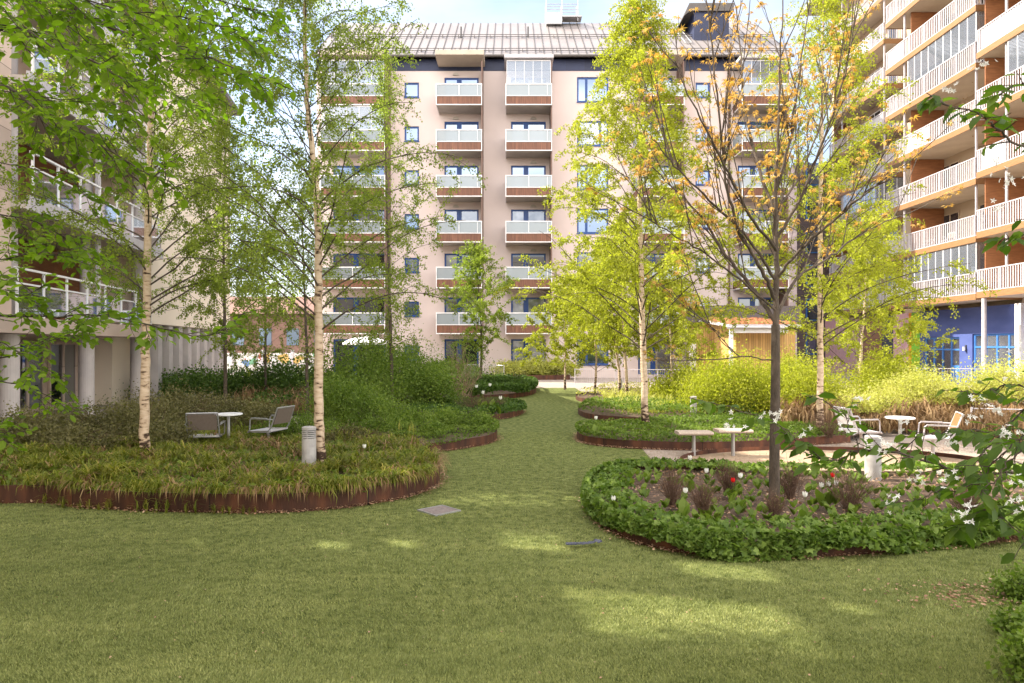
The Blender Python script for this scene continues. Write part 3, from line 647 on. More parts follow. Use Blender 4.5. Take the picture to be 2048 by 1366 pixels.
# block behind the camera, mirrored in the windows
kb = thing('apartment_building', (0, -24, 0), 'pale block behind the viewer mirrored in the lower windows', 'building')
q = MB().box(-24, 26, -34, -24, 0, 17).build('wall', M['creamL'], kb)
q2 = MB()
for i in range(14):
    for k in range(5): q2.box(-22+i*3.4, -20.2+i*3.4, -24.02, -23.98, 1.2+k*3.1, 2.9+k*3.1)
q2.build('window', M['glassdark'], kb)
# ================================================================ shed, fences, far things
sh = thing('garden_shed', P(1500, 692, 36)[:2] + (0,), 'yellow timber shed with red sedum roof and white corner post', 'shed')
def sx(px, Y): return (px - 1024) / F * Y
x0, x1 = sx(1457, 35), sx(1572, 35)
MB().box(x0+.75, x1+.4, 36.2, 40, 0, 2.95).build('wall', M['yellowclad'], sh)
rfp = [(x0-.1, 34.6), (x1+.6, 34.6), (x1+.6, 40.2), (x0-.1, 40.2)]
r_ = MB().add([(x0-.1,34.6,3.02),(x1+.6,34.6,3.02),(x1+.6,40.2,3.5),(x0-.1,40.2,3.5),(x0-.1,34.6,3.16),(x1+.6,34.6,3.16),(x1+.6,40.2,3.64),(x0-.1,40.2,3.64)], [(0,3,2,1),(4,5,6,7),(0,1,5,4),(1,2,6,5),(2,3,7,6),(3,0,4,7)]).build('roof', M['whitem'], sh)
nx, ny = 40, 26; vs_ = []; fs_ = []
for j in range(ny+1):
    for i in range(nx+1):
        yy = 34.7+5.4*j/ny; e = 0 if i in (0, nx) or j in (0, ny) else RNG.uniform(.02, .14)
        vs_.append((x0+(x1-x0+.5)*i/nx, yy, 3.17+(yy-34.6)*.0857+e))
for j in range(ny):
    for i in range(nx): a = j*(nx+1)+i; fs_.append((a, a+1, a+nx+2, a+nx+1))
meshobj('sedum_turf', vs_, fs_, M['sedum'], r_)
MB().tube([(x0-.2,34.5,3.02),(x1+.6,34.5,3.0)], .07, 8).build('gutter', M['steel'], r_)
MB().box(x0-.02, x0+.14, 34.7, 34.86, 0, 3.0).build('post', M['white'], sh)
MB().box(x0+.2, x1, 34.72, 34.8, 2.75, 2.99).build('beam', M['white'], sh)
s2 = thing('garden_shed', P(1420, 692, 42)[:2] + (0,), 'larger yellow timber shed with dark grey flat roof edge behind the sedum roof', 'shed')
xa, xb = sx(1388, 41), sx(1595, 41)
MB().box(xa+.3, xb, 41.3, 43.4, 0, 3.55).build('wall', M['yellowclad'], s2); MB().box(xa-.1, xb+.2, 41, 43.6, 3.5, 4.45).build('roof_edge', M['fasciadark'], s2)
MB().box(sx(1385, 41), xa+.28, 41.6, 41.75, 0, 2.3).build('door', M['white'], s2)

def fence(name, pts, h, label, bars=.11, mat=None, cat='fence'):
    f = thing(name, (*pts[0], 0), label, cat)
    rl = MB(); br = MB(); mat = mat or M['whitem']
    for i in range(len(pts)-1):
        a, b = V((*pts[i], 0)), V((*pts[i+1], 0)); Ln = np.linalg.norm(b-a); d = (b-a)/Ln
        for z in (h, .12): rl.tube([a+[0,0,z], b+[0,0,z]], .016, 6)
        s = 0
        while s < Ln: p = a+d*s; br.tube([p+[0,0,.12], p+[0,0,h]], .005, 4, False); s += bars
        s = 0
        while s <= Ln+.01: p = a+d*min(s, Ln); MB().tube([p, p+V([0,0,h+.03])], .024, 8).build('post', mat, f); s += Ln/max(1, round(Ln/2.2))
    rl.build('rail', mat, f); br.build('bars', mat, f)
fence('metal_fence', [G(930, 760)[:2], G(1008, 763)[:2]], .95, 'grey metal fence left of the far end of the lawn', mat=M['steel'])
fence('metal_fence', [G(1150, 770)[:2], G(1400, 772)[:2]], .85, 'low white metal fence behind the sunlit birches')
fence('metal_fence', [(18.2, 31.5), (24, 29.0), (24.2, 24.5)], 1.1, 'white metal railing in front of the blue ground floor')
fence('wire_fence', [(10.9, 16.6), (15.5, 15.2)], .62, 'low thin wire fence behind the pale garden chair', bars=.06)

# far side of the gap, between the blocks
fb = thing('brick_house', (-26, 92, 0), 'distant red brick house glimpsed between the left and back blocks', 'building')
MB().box(-46, -22, 92, 104, 0, 6.3).build('wall', pm('red_brick', [(.3, (.15, .085, .065)), (.7, (.21, .125, .10))], scale=1.5), fb)
MB().add([(-47,91,6.3),(-21,91,6.3),(-21,98,9),(-47,98,9),(-47,105,6.3),(-21,105,6.3)], [(0,1,2,3),(3,2,5,4),(0,3,4),(1,5,2)]).build('roof', pm('red_tiles', (.20, .11, .09), scale=3), fb)
for i in range(6): MB().box(-44+i*3.6, -42.4+i*3.6, 91.93, 91.99, 2.2, 4.4).build('window', M['glass'], fb)
mw = thing('painted_wall', (-26, 70, 0), 'distant low white wall painted with red, green and yellow patches', 'wall')
m_, nt_, o_ = newmat('painted_patches'); b_ = nt_.nodes.new('ShaderNodeBsdfPrincipled'); vo = nt_.nodes.new('ShaderNodeTexVoronoi'); vo.inputs['Scale'].default_value = 1.4
tc_ = nt_.nodes.new('ShaderNodeTexCoord'); nt_.links.new(tc_.outputs['Object'], vo.inputs['Vector'])
sp_ = nt_.nodes.new('ShaderNodeSeparateColor'); nt_.links.new(vo.outputs['Color'], sp_.inputs[0])
r__ = ramp(nt_, [(0, (.55, .53, .5)), (.5, (.55, .53, .50)), (.74, (.42, .10, .07)), (.80, (.45, .30, .08)), (.86, (.12, .28, .16)), (.91, (.10, .18, .32)), (.95, (.55, .53, .5))]); r__.color_ramp.interpolation = 'CONSTANT'
nt_.links.new(sp_.outputs[0], r__.inputs[0]); nt_.links.new(r__.outputs[0], b_.inputs['Base Color']); nt_.links.new(b_.outputs[0], o_.inputs[0])
MB().box(-34, -16, 70, 70.3, 0, 1.4).build('panel', m_, mw)
for i in range(7): MB().box(-34+i*2.98, -33.8+i*2.98, 69.85, 70.35, 0, 1.7).build('post', M['whitem'], mw)
# grey block behind the sheds, right
gb = thing('apartment_building', (27, 56, 0), 'dark grey-purple block with blue framed windows between back and right blocks', 'building')
MB().box(23.2, 35, 57, 70, 0, 17).build('wall', pm('purple_panel', (.15, .12, .13), scale=2, wave=(2, .3, .08, (.08, .07, .07))), gb)
for k in range(6):
    for xx in (23.9, 26.2):
        o = MB().box(xx, xx+1.3, 56.9, 56.99, 1.4+2.75*k, 3.2+2.75*k).build('window', M['bluelight'], gb); MB().box(xx+.1, xx+1.2, 56.86, 56.895, 1.5+2.75*k, 3.1+2.75*k).build('pane', M['glass'], o)

# parasol on the ground floor terrace
pz = thing('parasol', (-9.0, 43.2, 0), 'open white parasol on the ground floor terrace at the back left', 'parasol')
q = MB(); c = (-9.0, 43.2); n = 24; rings = [(0, 2.72), (.5, 2.66), (1.0, 2.52), (1.42, 2.32)]
vv = [(c[0], c[1], 2.74)]; ff = []
for r0, z0 in rings[1:]: vv += [(c[0]+r0*math.cos(2*math.pi*k/n), c[1]+r0*math.sin(2*math.pi*k/n), z0) for k in range(n)]
vv += [(c[0]+1.42*math.cos(2*math.pi*k/n), c[1]+1.42*math.sin(2*math.pi*k/n), 2.18) for k in range(n)]
ff += [(0, 1+k, 1+(k+1) % n) for k in range(n)]
for j in range(3): ff += [(1+j*n+k, 1+(j+1)*n+k, 1+(j+1)*n+(k+1) % n, 1+j*n+(k+1) % n) for k in range(n)]
meshobj('canopy', vv, ff, M['white'], pz); MB().cyl(*c, 0, 2.7, .03, 10).build('pole', M['steel'], pz)

# ================================================================ beds: soil, steel edging
def bed(pts_open, back, zt, label, slope=0):
    """pts_open: visible steel line (world xy); back: hidden points closing it"""
    c = curve([(p[0], p[1]) for p in pts_open], 8); poly = [tuple(p) for p in c] + [tuple(p[:2]) for p in back]
    m = meshobj('flower_bed', [(x, y, zt-.05) for x, y in poly], [tuple(range(len(poly)))], M['soil']); tag(m, kind='structure')
    v = []; f = []; K = len(c); t = np.gradient(c, axis=0); t /= np.linalg.norm(t, axis=1, keepdims=True); nn = np.stack([t[:, 1], -t[:, 0]], 1)
    for i in range(K):
        a = c[i]; b = c[i] + nn[i]*.012
        v += [(a[0], a[1], 0), (a[0], a[1], zt), (b[0], b[1], zt), (b[0], b[1], 0)]
    for i in range(K-1):
        for k in range(4): f.append((i*4+k, i*4+(k+1) % 4, i*4+4+(k+1) % 4, i*4+4+k))
    e = meshobj('steel_edging', v, f, M['rust']); tag(e, label, 'garden edging')
    return poly, c
g = lambda *a: [G(*p)[:2] for p in a]
L1, L1c = bed([(-13, 8.6)] + g((0, 1008), (150, 1016), (300, 1024), (450, 1027), (550, 1027), (650, 1021), (720, 1013), (780, 1003), (830, 991), (862, 979), (877, 966), (876, 950), (862, 935)), g((820, 915), (700, 900), (500, 900), (200, 905)) + [(-13, 13.2)], .25, 'rusty steel edging of the sedge bed, with a bare rounded end near the drain cover')
L2, L2c = bed(g((850, 908), (900, 902), (940, 896), (975, 889), (992, 881), (990, 872), (970, 863)), g((900, 852), (800, 850), (640, 858), (600, 890), (700, 905)), .2, 'rusty steel edging of the spiraea bed left of the lawn path')
L3, L3c = bed(g((930, 846), (970, 842), (1010, 838), (1038, 831), (1045, 825), (1030, 819), (1000, 815)), g((900, 810), (820, 815), (800, 840), (880, 850)), .17, 'rusty steel edging of the small left bed with brown twigs and tulips')
L4, L4c = bed(g((930, 801), (980, 800), (1030, 796), (1062, 790), (1072, 783), (1065, 776), (1040, 770)), g((960, 765), (700, 768), (500, 790), (500, 835), (700, 830), (860, 806)), .2, 'rusty steel edging of the leafy bed at the far left end of the lawn')
R1, R1c = bed([(4.0, 11.2)] + g((1460, 958), (1340, 952), (1250, 956), (1195, 972), (1178, 992), (1180, 1018), (1198, 1045), (1235, 1070), (1290, 1092), (1370, 1108), (1450, 1116), (1560, 1119), (1700, 1112), (1850, 1100), (1960, 1090), (2048, 1080)) + [(7.2, 7.8), (9, 8.6)], [(10.5, 10.0), (7.5, 11.0)], .17, 'rusty steel edging under the leafy cranesbill bed in the right foreground')
R2, R2c = bed(g((1230, 862), (1170, 866), (1155, 876), (1168, 887), (1210, 894), (1280, 899), (1380, 902), (1480, 900), (1600, 893), (1700, 886)), g((1760, 870), (1700, 850), (1400, 848)), .18, 'dark steel edging of the low green bed behind the two bench seats')
R3, R3c = bed(g((1230, 816), (1180, 817), (1158, 824), (1163, 833), (1190, 840), (1250, 845), (1320, 848)), g((1420, 842), (1600, 835), (1600, 815), (1400, 812)), .16, 'dark steel edging of the middle bed on the right of the lawn path')
R4, R4c = bed(g((1190, 790), (1160, 793), (1152, 797), (1160, 803), (1190, 807), (1230, 810)), g((1400, 810), (1600, 812), (1800, 800), (1800, 782), (1400, 778), (1200, 780)), .15, 'short dark steel edging of the sunlit far right bed')
B5, B5c = bed([(-6.5, 43.9), (-2.6, 43.9), (-.4, 43.4), (1.5, 43.3), (3.6, 43.4)], [(3.7, 45.6), (-6.5, 45.6)], .3, 'long steel edging of the hedge planter in front of the pink facade')
# round sand pit with thin steel rim
cp = P(1660, 692, 12.6); sc_ = (cp[0], 12.3); ra, rb_ = 2.75, 1.75
circ = [(sc_[0]+ra*math.cos(t), sc_[1]+rb_*math.sin(t)) for t in np.linspace(0, 2*math.pi, 49)[:-1]]
sheet('sand_circle', circ, .016, M['sand'])
v = []; f = []
for i, (x, y) in enumerate(circ): v += [(x, y, 0), (x, y, .09), (x*.998+sc_[0]*.002, y*.998+sc_[1]*.002, .09), (x*.998+sc_[0]*.002, y*.998+sc_[1]*.002, 0)]
for i in range(48):
    j = (i+1) % 48
    for k in range(4): f.append((i*4+k, j*4+k, j*4+(k+1) % 4, i*4+(k+1) % 4))
tag(meshobj('steel_edging', v, f, M['rust']), 'low thin steel ring around the round sand area', 'garden edging')

# ================================================================ bollard lamps
def bollard(px, pyb, hpx, wpx, label, Y=None, z0=0):
    x, y, _ = G(px, pyb, z0); h = hpx/F*y; rr = wpx/F*y/2
    t = thing('bollard_lamp', (x, y, z0), label, 'bollard lamp', 'bollard lamps in the beds')
    MB().cyl(x, y, z0-.05, z0+h*.735, rr, 28).build('body', M['stone'], t, False)
    MB().cyl(x, y, z0+h*.735, z0+h*.96, rr*.62, 20).build('lamp_core', M['clearglass'], t)
    q = MB()
    for k in range(5): zz = z0+h*(.752+.042*k); q.tube([(x,y,zz),(x,y,zz+h*.022)], [rr, rr*.97], 28)
    for a in (0, 2.1, 4.2): q.box(x+rr*.8*math.cos(a+.5)-.008, x+rr*.8*math.cos(a+.5)+.008, y+rr*.8*math.sin(a+.5)-.008, y+rr*.8*math.sin(a+.5)+.008, z0+h*.735, z0+h*.95)
    q.build('louvre', M['stone'], t)
    MB().tube([(x,y,z0+h*.945),(x,y,z0+h*.975),(x,y,z0+h*.992),(x,y,z0+h)], [rr, rr, rr*.75, rr*.2], 28).build('cap', M['stone'], t)
    return t
bollard(618, 942, 90, 28, 'grey bollard lamp beside the right-hand birch in the sedge bed', z0=.2)
bollard(1746, 962, 92, 31, 'grey bollard lamp behind brown twigs in the right foreground bed', z0=.1)
bollard(1387, 832, 40, 13, 'small bollard lamp in the sunlit right bed, left of the maple trunk', z0=.1)
bollard(1240, 793, 34, 9, 'distant bollard lamp beside the thin twin birches', z0=.1)
bollard(820, 800, 24, 10, 'distant bollard lamp among the green shrubs on the left', z0=.1)

# ================================================================ garden furniture
def armchair(x, y, rot, label, arms_white=False, wood=False, z0=.0):
    """swivel garden armchair: steel frame, mesh seat and back, single pedestal"""
    ca, sa = math.cos(rot), math.sin(rot); T = lambda a, b, c: (x+a*ca-b*sa, y+a*sa+b*ca, c+z0)
    t = thing('garden_armchair', (x, y, z0), label, 'garden chair', 'garden armchairs around the round tables' if z0 < 2 else 'white chairs on the balconies')
    fm = M['whitem'] if arms_white else M['steel']
    MB(T).tube([(0,0,0),(0,0,.40)], .03, 12).build('pedestal', fm, t)
    s = MB(T); n = 8; w = .27
    prof = [(-.27,.445),(-.24,.425),(.15,.41),(.24,.42),(.27,.40)]     # (forward b, z): seat, front edge rolled
    up = [(-w, b, z) for b, z in prof]+[(w, b, z) for b, z in prof]; k = len(prof)
    lo = [(a, b, z-.025) for a, b, z in up]
    s.add(up+lo, [(i, i+1, k+i+1, k+i) for i in range(k-1)]+[(2*k+i, 3*k+i, 3*k+i+1, 2*k+i+1) for i in range(k-1)]+[(0,k,3*k,2*k),(k-1,3*k-1,4*k-1,2*k-1)]+[(i,2*k+i,2*k+i+1,i+1) for i in range(k-1)]+[(k+i,k+i+1,3*k+i+1,3*k+i) for i in range(k-1)])
    s.build('seat', M['whitem'], t)
    b = MB(T); b.add([(-.25,-.30,.56),(.25,-.30,.56),(.25,-.40,.86),(-.25,-.40,.86),(-.25,-.325,.555),(.25,-.325,.555),(.25,-.425,.855),(-.25,-.425,.855)], [(0,1,2,3),(4,7,6,5),(0,4,5,1),(3,2,6,7),(0,3,7,4),(1,5,6,2)])
    b.build('backrest', M['whitem'] if wood == 'white' else M['fascia'] if wood else M['chairmesh'], t)
    f = MB(T)
    for sg in (-1, 1):
        f.tube([(sg*.28,.25,.41),(sg*.28,-.22,.43),(sg*.28,-.28,.5),(sg*.27,-.42,.88)], .014, 8)
        f.tube([(sg*.30,.2,.42),(sg*.31,.18,.64),(sg*.31,.14,.665),(sg*.31,-.34,.66)], .013, 8)
        f.box(sg*.31-.025, sg*.31+.025, -.2, .15, .666, .682)
    f.tube([(-.27,-.42,.88),(.27,-.42,.88)], .014, 8); f.tube([(-.28,0,.40),(.28,0,.40)], .014, 8)
    f.build('frame', fm, t); return t
def table(x, y, r, label, h=.74, z0=0):
    t = thing('round_table', (x, y, z0), label, 'table')
    MB().tube([(x,y,z0+h-.03),(x,y,z0+h-.024),(x,y,z0+h-.004),(x,y,z0+h)], [r-.012, r, r, r-.01], 36).build('tabletop', M['white'], t)
    MB().cyl(x, y, z0, z0+h-.03, .03, 12).build('leg', M['steel'], t); MB().cyl(x, y, z0, z0+.015, .18, 20).build('base_plate', M['steel'], t)
yt = 13.6; zt_ = .08
table(sx(457, yt), yt, .26, 'small round white table between two chairs behind the sedge bed', z0=.05, h=.74)
armchair(sx(412, 13.4), 13.4, R(14), 'armchair with dark mesh back turned to the lawn, left of the left table', z0=-.03)
armchair(sx(536, 13.9), 13.9, R(72), 'armchair seen from its side, right of the left table', z0=.02)
yt2 = 13.5
table(sx(1800, yt2), yt2, .26, 'small round white table in the sun on the right gravel', h=.73)
armchair(sx(1866, 12.9), 12.9, R(68), 'pale armchair with wooden backrest right of the sunlit table', True, True)
armchair(sx(1722, 13.9), 13.9, R(-82), 'pale white armchair left of the sunlit table, behind serviceberry leaves', True, 'white')
for px0, px1, pyt, lab in ((1353, 1422, 862, 'left of two stone-topped bench seats in front of the low green bed'), (1432, 1500, 858, 'right of two stone-topped bench seats, partly behind leaves')):
    yy = 13.3; xa, xb = sx(px0, yy), sx(px1, yy); zt = H+(HY-pyt)/F*yy
    t = thing('bench_seat', ((xa+xb)/2, yy, 0), lab, 'bench seat', 'pair of single bench seats on the gravel')
    q = MB(); n = 8; prof = [(-.2+.02, -.035), (-.2, -.018), (-.2, 0), (-.185, .018), (-.16, .025), (.16, .025), (.19, .01), (.2, -.01), (.19, -.035)]
    k = len(prof); q.add([(xa, yy+b, zt-.025+z) for b, z in prof]+[(xb, yy+b, zt-.025+z) for b, z in prof], [tuple(range(k)), tuple(range(2*k-1, k-1, -1))]+[(i, k+i, k+(i+1) % k, (i+1) % k) for i in range(k)])
    q.build('seat', M['concseat'], t); MB().cyl((xa+xb)/2, yy, 0, zt-.06, .035, 16).build('pedestal', M['steel'], t)
    MB().box((xa+xb)/2-.12, (xa+xb)/2+.12, yy-.1, yy+.1, zt-.075, zt-.061).build('plate', M['steel'], t)
for x_, y_, z_, r_, lab in ((24.3, 39.2, zs[1]+.24, R(100), 'white chair on the second lowest long balcony of the right building, nearer one'), (24.3, 41.0, zs[1]+.24, R(60), 'white chair on the second lowest long balcony of the right building, farther one'),
        (24.2, 38.0, zs[0]+.24, R(95), 'white chair on the lowest long balcony of the right building, nearer one'), (24.4, 39.6, zs[0]+.24, R(-80), 'white chair on the lowest long balcony of the right building, farther one'), (24.3, 37.6, zs[6]+.24, R(110), 'white chair on the top long balcony of the right building')):
    armchair(x_, y_, r_, lab, True, z0=z_)
def potted(x, y, z, r, h, lab, mat='lf_mid'):
    t = thing('potted_plant', (x, y, z), lab, 'plant'); MB().tube([(x,y,z),(x,y,z+.22),(x,y,z+.24)], [r*.6, r*.8, r*.82], 14).build('pot', M['fasciadark'], t)
    n = 500; p = RNG.normal(size=(n, 3))*[r*.7, r*.5, h*.28]+[x, y, z+.24+h*.5]; leaves('foliage', RH, p, rdir(n, .3), rdir(n, .5), .09*RNG.uniform(.6, 1.3, n), M[mat], t)
zE = zb0+2.9*4+.24
for i, xx in enumerate((fx(1500), fx(1530), fx(1555))): potted(xx, 44.9, zE, .4, 1.5, ['leafy green potted plant on the second highest right-end balcony, left', 'leafy green potted plant on the second highest right-end balcony, middle', 'leafy green potted plant on the second highest right-end balcony, right'][i])
potted(fx(1058), 44.8, zb0+2.9+.24, .3, 1.0, 'potted plant behind frosted glass on the second lowest middle balcony', 'lf_lime')
potted(24.2, 36.6, zs[3]+.24, .3, 1.5, 'dry potted plant on a long balcony of the right building', 'lf_tan')
# park bench back glimpsed among the shrubs
t = thing('garden_bench', (*G(800, 800)[:2], 0), 'dark bench back glimpsed among the shrubs left of the path', 'bench')
xa, xb = sx(768, 25), sx(815, 25); MB().box(xa, xb, 25, 25.04, .5, .62).build('backrest', M['chairmesh'], t); MB().tube([(xa,25.02,.65),(xb,25.02,.65)], .018, 8).build('rail', M['whitem'], t); MB().box(xa, xb, 24.6, 25, .4, .44).box(xa+.02, xa+.06, 24.7, 24.9, 0, .4).box(xb-.06, xb-.02, 24.7, 24.9, 0, .4).build('seat', M['chairmesh'], t)

# ================================================================ drain cover, plastic strip
c0 = G(878, 1023.5); hd = .255; th = R(42)
def sq(r): return [(c0[0]+r*1.414*math.cos(th+i*math.pi/2+math.pi/4), c0[1]+r*1.414*math.sin(th+i*math.pi/2+math.pi/4)) for i in range(4)]
t = thing('drain_cover', c0, 'square paved drain cover set cornerwise in the lawn', 'drain cover')
MB().prism(sq(hd*.72), .0, .02).build('cover', pm('drain_stone', [(.3, (.15, .12, .115)), (.7, (.24, .20, .19))], scale=30, bump=.5), t)
q = MB(); a, b = sq(hd*.78), sq(hd*.725)
for i in range(4): j = (i+1) % 4; q.prism([a[i], a[j], b[j], b[i]], 0, .026)
q.build('rim', M['steel'], t)
c1 = G(1168, 1097); v = []; f = []; n = 26; wdt = .05
for i in range(n+1):
    s = i/n; x = c1[0]-.19+.38*s; yy = c1[1]+.03*(s-.5)*2+.01*math.sin(9*s)
    for k in range(5): v.append((x+RNG.normal()*.003, yy+(k-2)*wdt/3.4*(1+.25*math.sin(7*s+k)), .045+.012*RNG.random()+(.016 if s > .8 else 0)*RNG.random()*1.6))
for i in range(n):
    for k in range(4): a = i*5+k; f.append((a, a+1, a+6, a+5))
o = meshobj('plastic_strip', v, f, pm('grey_plastic', (.07, .075, .11), scale=8, rough=.35)); tag(o, 'crumpled dark grey plastic strip lying on the lawn beside the right bed', 'litter')
md = o.modifiers.new('t', 'SOLIDIFY'); md.thickness = .012

# ================================================================ bicycle behind the blue shop window
by = 36.0; bz = .9; bxx = bx+.32
t = thing('bicycle', (bxx, by, bz), 'dark bicycle on display behind the blue framed window', 'bicycle')
def wheel(cy_, cz_, r_, par_):
    q = MB(); q.tube([(bxx, cy_+r_*math.cos(a), cz_+r_*math.sin(a)) for a in np.linspace(0, 2*math.pi, 33)], .022, 8, False); o = q.build('tyre', M['darkmetal'], par_)
    q = MB()
    for a in np.linspace(0, 2*math.pi, 15)[:-1]: q.tube([(bxx, cy_, cz_), (bxx, cy_+r_*math.cos(a), cz_+r_*math.sin(a))], .003, 4)
    q.build('spokes', M['steel'], o)
wheel(by+.52, bz+.34, .33, t); wheel(by-.52, bz+.34, .33, t)
q = MB()
pts = {'bb': (by-.08, bz+.3), 'st': (by+.1, bz+.85), 'hd': (by-.4, bz+.82), 'rw': (by+.52, bz+.34), 'fw': (by-.52, bz+.34)}
for a, b in (('bb','st'),('bb','hd'),('st','hd'),('st','rw'),('bb','rw'),('hd','fw')): q.tube([(bxx, *pts[a]), (bxx, *pts[b])], .017, 8)
q.build('frame', M['darkmetal'], t)
MB().box(bxx-.06, bxx+.06, by+.0, by+.22, bz+.9, bz+.95).build('saddle', M['darkmetal'], t)
MB().tube([(bxx, by-.4, bz+.82), (bxx, by-.42, bz+1.02), (bxx-.2, by-.42, bz+1.06), (bxx-.26, by-.3, bz+1.05)], .013, 8).tube([(bxx, by-.42, bz+1.02), (bxx+.2, by-.42, bz+1.06), (bxx+.12, by-.3, bz+1.05)], .013, 8).build('handlebar', M['darkmetal'], t)
for yy in (34.25, 38.6):
    t = thing('wall_lantern', (bx-.1, yy, 2.0), 'small lit lantern on the blue wall, %s of the bicycle window' % ('right' if yy < 36 else 'left'), 'wall lamp')
    MB().box(bx-.05, bx-.004, yy-.05, yy+.05, 1.8, 2.15).build('bracket', M['darkmetal'], t); MB().cyl(bx-.13, yy, 1.85, 2.05, .07, 12).build('globe', M['white'], t)
# ================================================================ vegetation
def birch(px_path, Y, zb, r0, label, mat, h0=1.2, htop=11, spread=1.5, nl=46, per=34, lsize=.042, droop=1.0, grp='birches in the beds', low=0.0, bark='birch', tw=9):
    pts = []
    for px, py in px_path: x, y, z = P(px, py, Y); pts.append((x, Y, z))
    pts = np.array(pts); pts[0, 2] = zb - .05
    d = unit(pts[-1]-pts[-2]); d = unit(d + [0, 0, 1.5])
    if pts[-1, 2] < htop: pts = np.vstack([pts, pts[-1]+d*(htop-pts[-1, 2])])
    c = curve(pts, 8); c[1:, :2] += RNG.normal(size=(len(c)-1, 2))*r0*.09
    hh = (c[:, 2]-zb)/(htop-zb); rad = r0*np.clip(1-hh, .02, 1)**.75*(1+.35*np.exp(-np.maximum(c[:, 2]-zb, 0)/.12))
    t = thing('birch_tree', tuple(c[0]), label, 'tree', grp)
    tubes('trunk', [(c, rad)], M[bark], t, n=14)
    segs = []; lp = []; ld = []
    hs = h0 + (htop-.2-h0)*((np.arange(nl)+RNG.random(nl))/nl)
    for i, z in enumerate(hs):
        k = np.searchsorted(c[:, 2], z); k = min(max(k, 1), len(c)-1); f_ = (z-c[k-1, 2])/(c[k, 2]-c[k-1, 2]+1e-6); p = c[k-1]+(c[k]-c[k-1])*np.clip(f_, 0, 1)
        az = i*2.4+RNG.normal()*.5; u = (z-h0)/(htop-h0)
        Ln = spread*(.40+.95*math.sin(math.pi*min(1, (u*.85+.15)))**.8)*(1-u*.76)*RNG.uniform(.7, 1.2)*(1 if u > .12 else .55+low)
        w_ = walk(p, V((math.cos(az), math.sin(az), .75+.4*u)), Ln*1.15, 9, (0, 0, -.14*droop), .07)
        segs.append((w_, np.linspace(max(.008, rad[k]*.26), .004, len(w_))))
        for j in range(tw):
            s = RNG.uniform(.2, 1); q = w_[min(int(s*9), 9)]; dd = unit((w_[-1]-w_[0])*.5+RNG.normal(size=3)*.55)
            l2 = RNG.uniform(.35, .95)*(.45+spread*.3); w2 = walk(q, dd, l2, 7, (0, 0, -.42*droop), .13); segs.append((w2, np.linspace(.0045, .0018, len(w2))))
            m = int(per*l2/.6*(1-.5*max(0, u-.25))*(1 if Y < 19 else 1.45)); s_ = RNG.random(m)**.8*7; i0 = np.minimum(s_.astype(int), 6); fr = (s_-i0)[:, None]
            lp.append(w2[i0]*(1-fr)+w2[i0+1]*fr+RNG.normal(size=(m, 3))*.035)
    lp = np.concatenate(lp); n = len(lp)
    d_ = rdir(n, -.7); leaves('crown', RH, lp, d_, rdir(n), lsize*RNG.uniform(.65, 1.25, n), mat, t)
    tubes('branches', segs, M['bark'], t, 5); return t
birch([(287, 925), (290, 760), (293, 600), (299, 350), (303, 150), (303, 0)], 11.6, .2, .082, 'birch with pale trunk in the sedge bed, left of the garden chairs', M['lf_birch'], h0=2.5, htop=10.0, spread=2.2, nl=70, per=96, low=.5, lsize=.042)
birch([(641, 938), (638, 800), (637, 600), (634, 400), (617, 240), (611, 100), (610, 0)], 10.9, .2, .078, 'birch with pale trunk right beside the bollard lamp', M['lf_birch'], h0=2.3, htop=9.6, spread=2.0, nl=76, per=92, low=.8, lsize=.040)
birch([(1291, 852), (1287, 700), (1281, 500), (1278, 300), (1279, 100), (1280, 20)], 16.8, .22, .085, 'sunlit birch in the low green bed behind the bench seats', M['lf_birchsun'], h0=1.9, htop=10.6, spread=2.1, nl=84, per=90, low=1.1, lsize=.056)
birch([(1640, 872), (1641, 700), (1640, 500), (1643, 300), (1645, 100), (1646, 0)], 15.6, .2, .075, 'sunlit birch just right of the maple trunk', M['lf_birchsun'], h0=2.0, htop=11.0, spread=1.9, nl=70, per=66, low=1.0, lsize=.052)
birch([(1255, 805), (1252, 740), (1246, 640)], 25, .2, .06, 'thin distant birch, right stem of the close pair', M['lf_birchsun'], h0=1.6, htop=6.6, spread=1.8, nl=40, per=40, low=.8, lsize=.075)
birch([(1239, 800), (1238, 740), (1225, 640)], 26.5, .2, .055, 'thin white distant birch, left stem of the close pair', M['lf_birchsun'], h0=1.5, htop=6.0, spread=1.9, nl=40, per=40, low=.8, lsize=.075)
birch([(451, 800), (450, 650), (447, 500), (450, 300)], 22, .2, .06, 'slender tree behind the left table in front of the leafy hedge', M['lf_birch'], h0=1.7, htop=9.4, spread=2.0, nl=56, per=40, lsize=.060, bark='bark')
birch([(615, 822), (612, 650), (606, 500)], 20, .2, .05, 'thin dark stemmed tree just behind the birch by the bollard', M['lf_birch'], h0=1.5, htop=7.0, spread=1.5, nl=36, per=24, lsize=.060, bark='bark')
birch([(530, 780), (531, 650), (528, 560)], 25, .2, .05, 'slender sapling seen against the distant street', M['lf_birch'], h0=1.5, htop=7.4, spread=1.7, nl=36, per=24, lsize=.068, bark='bark')
birch([(962, 765), (962, 650), (955, 560)], 31, .2, .06, 'young tree with loose crown in front of the second balcony column', M['lf_birch'], h0=1.8, htop=6.6, spread=1.65, nl=34, per=34, lsize=.085, bark='bark', droop=.5)
birch([(785, 800), (782, 690), (775, 450), (770, 250)], 21, .2, .055, 'tall thin tree right of the bollard birch, in front of the facade', M['lf_birch'], h0=1.9, htop=11.3, spread=1.45, nl=48, per=26, lsize=.06, bark='bark')
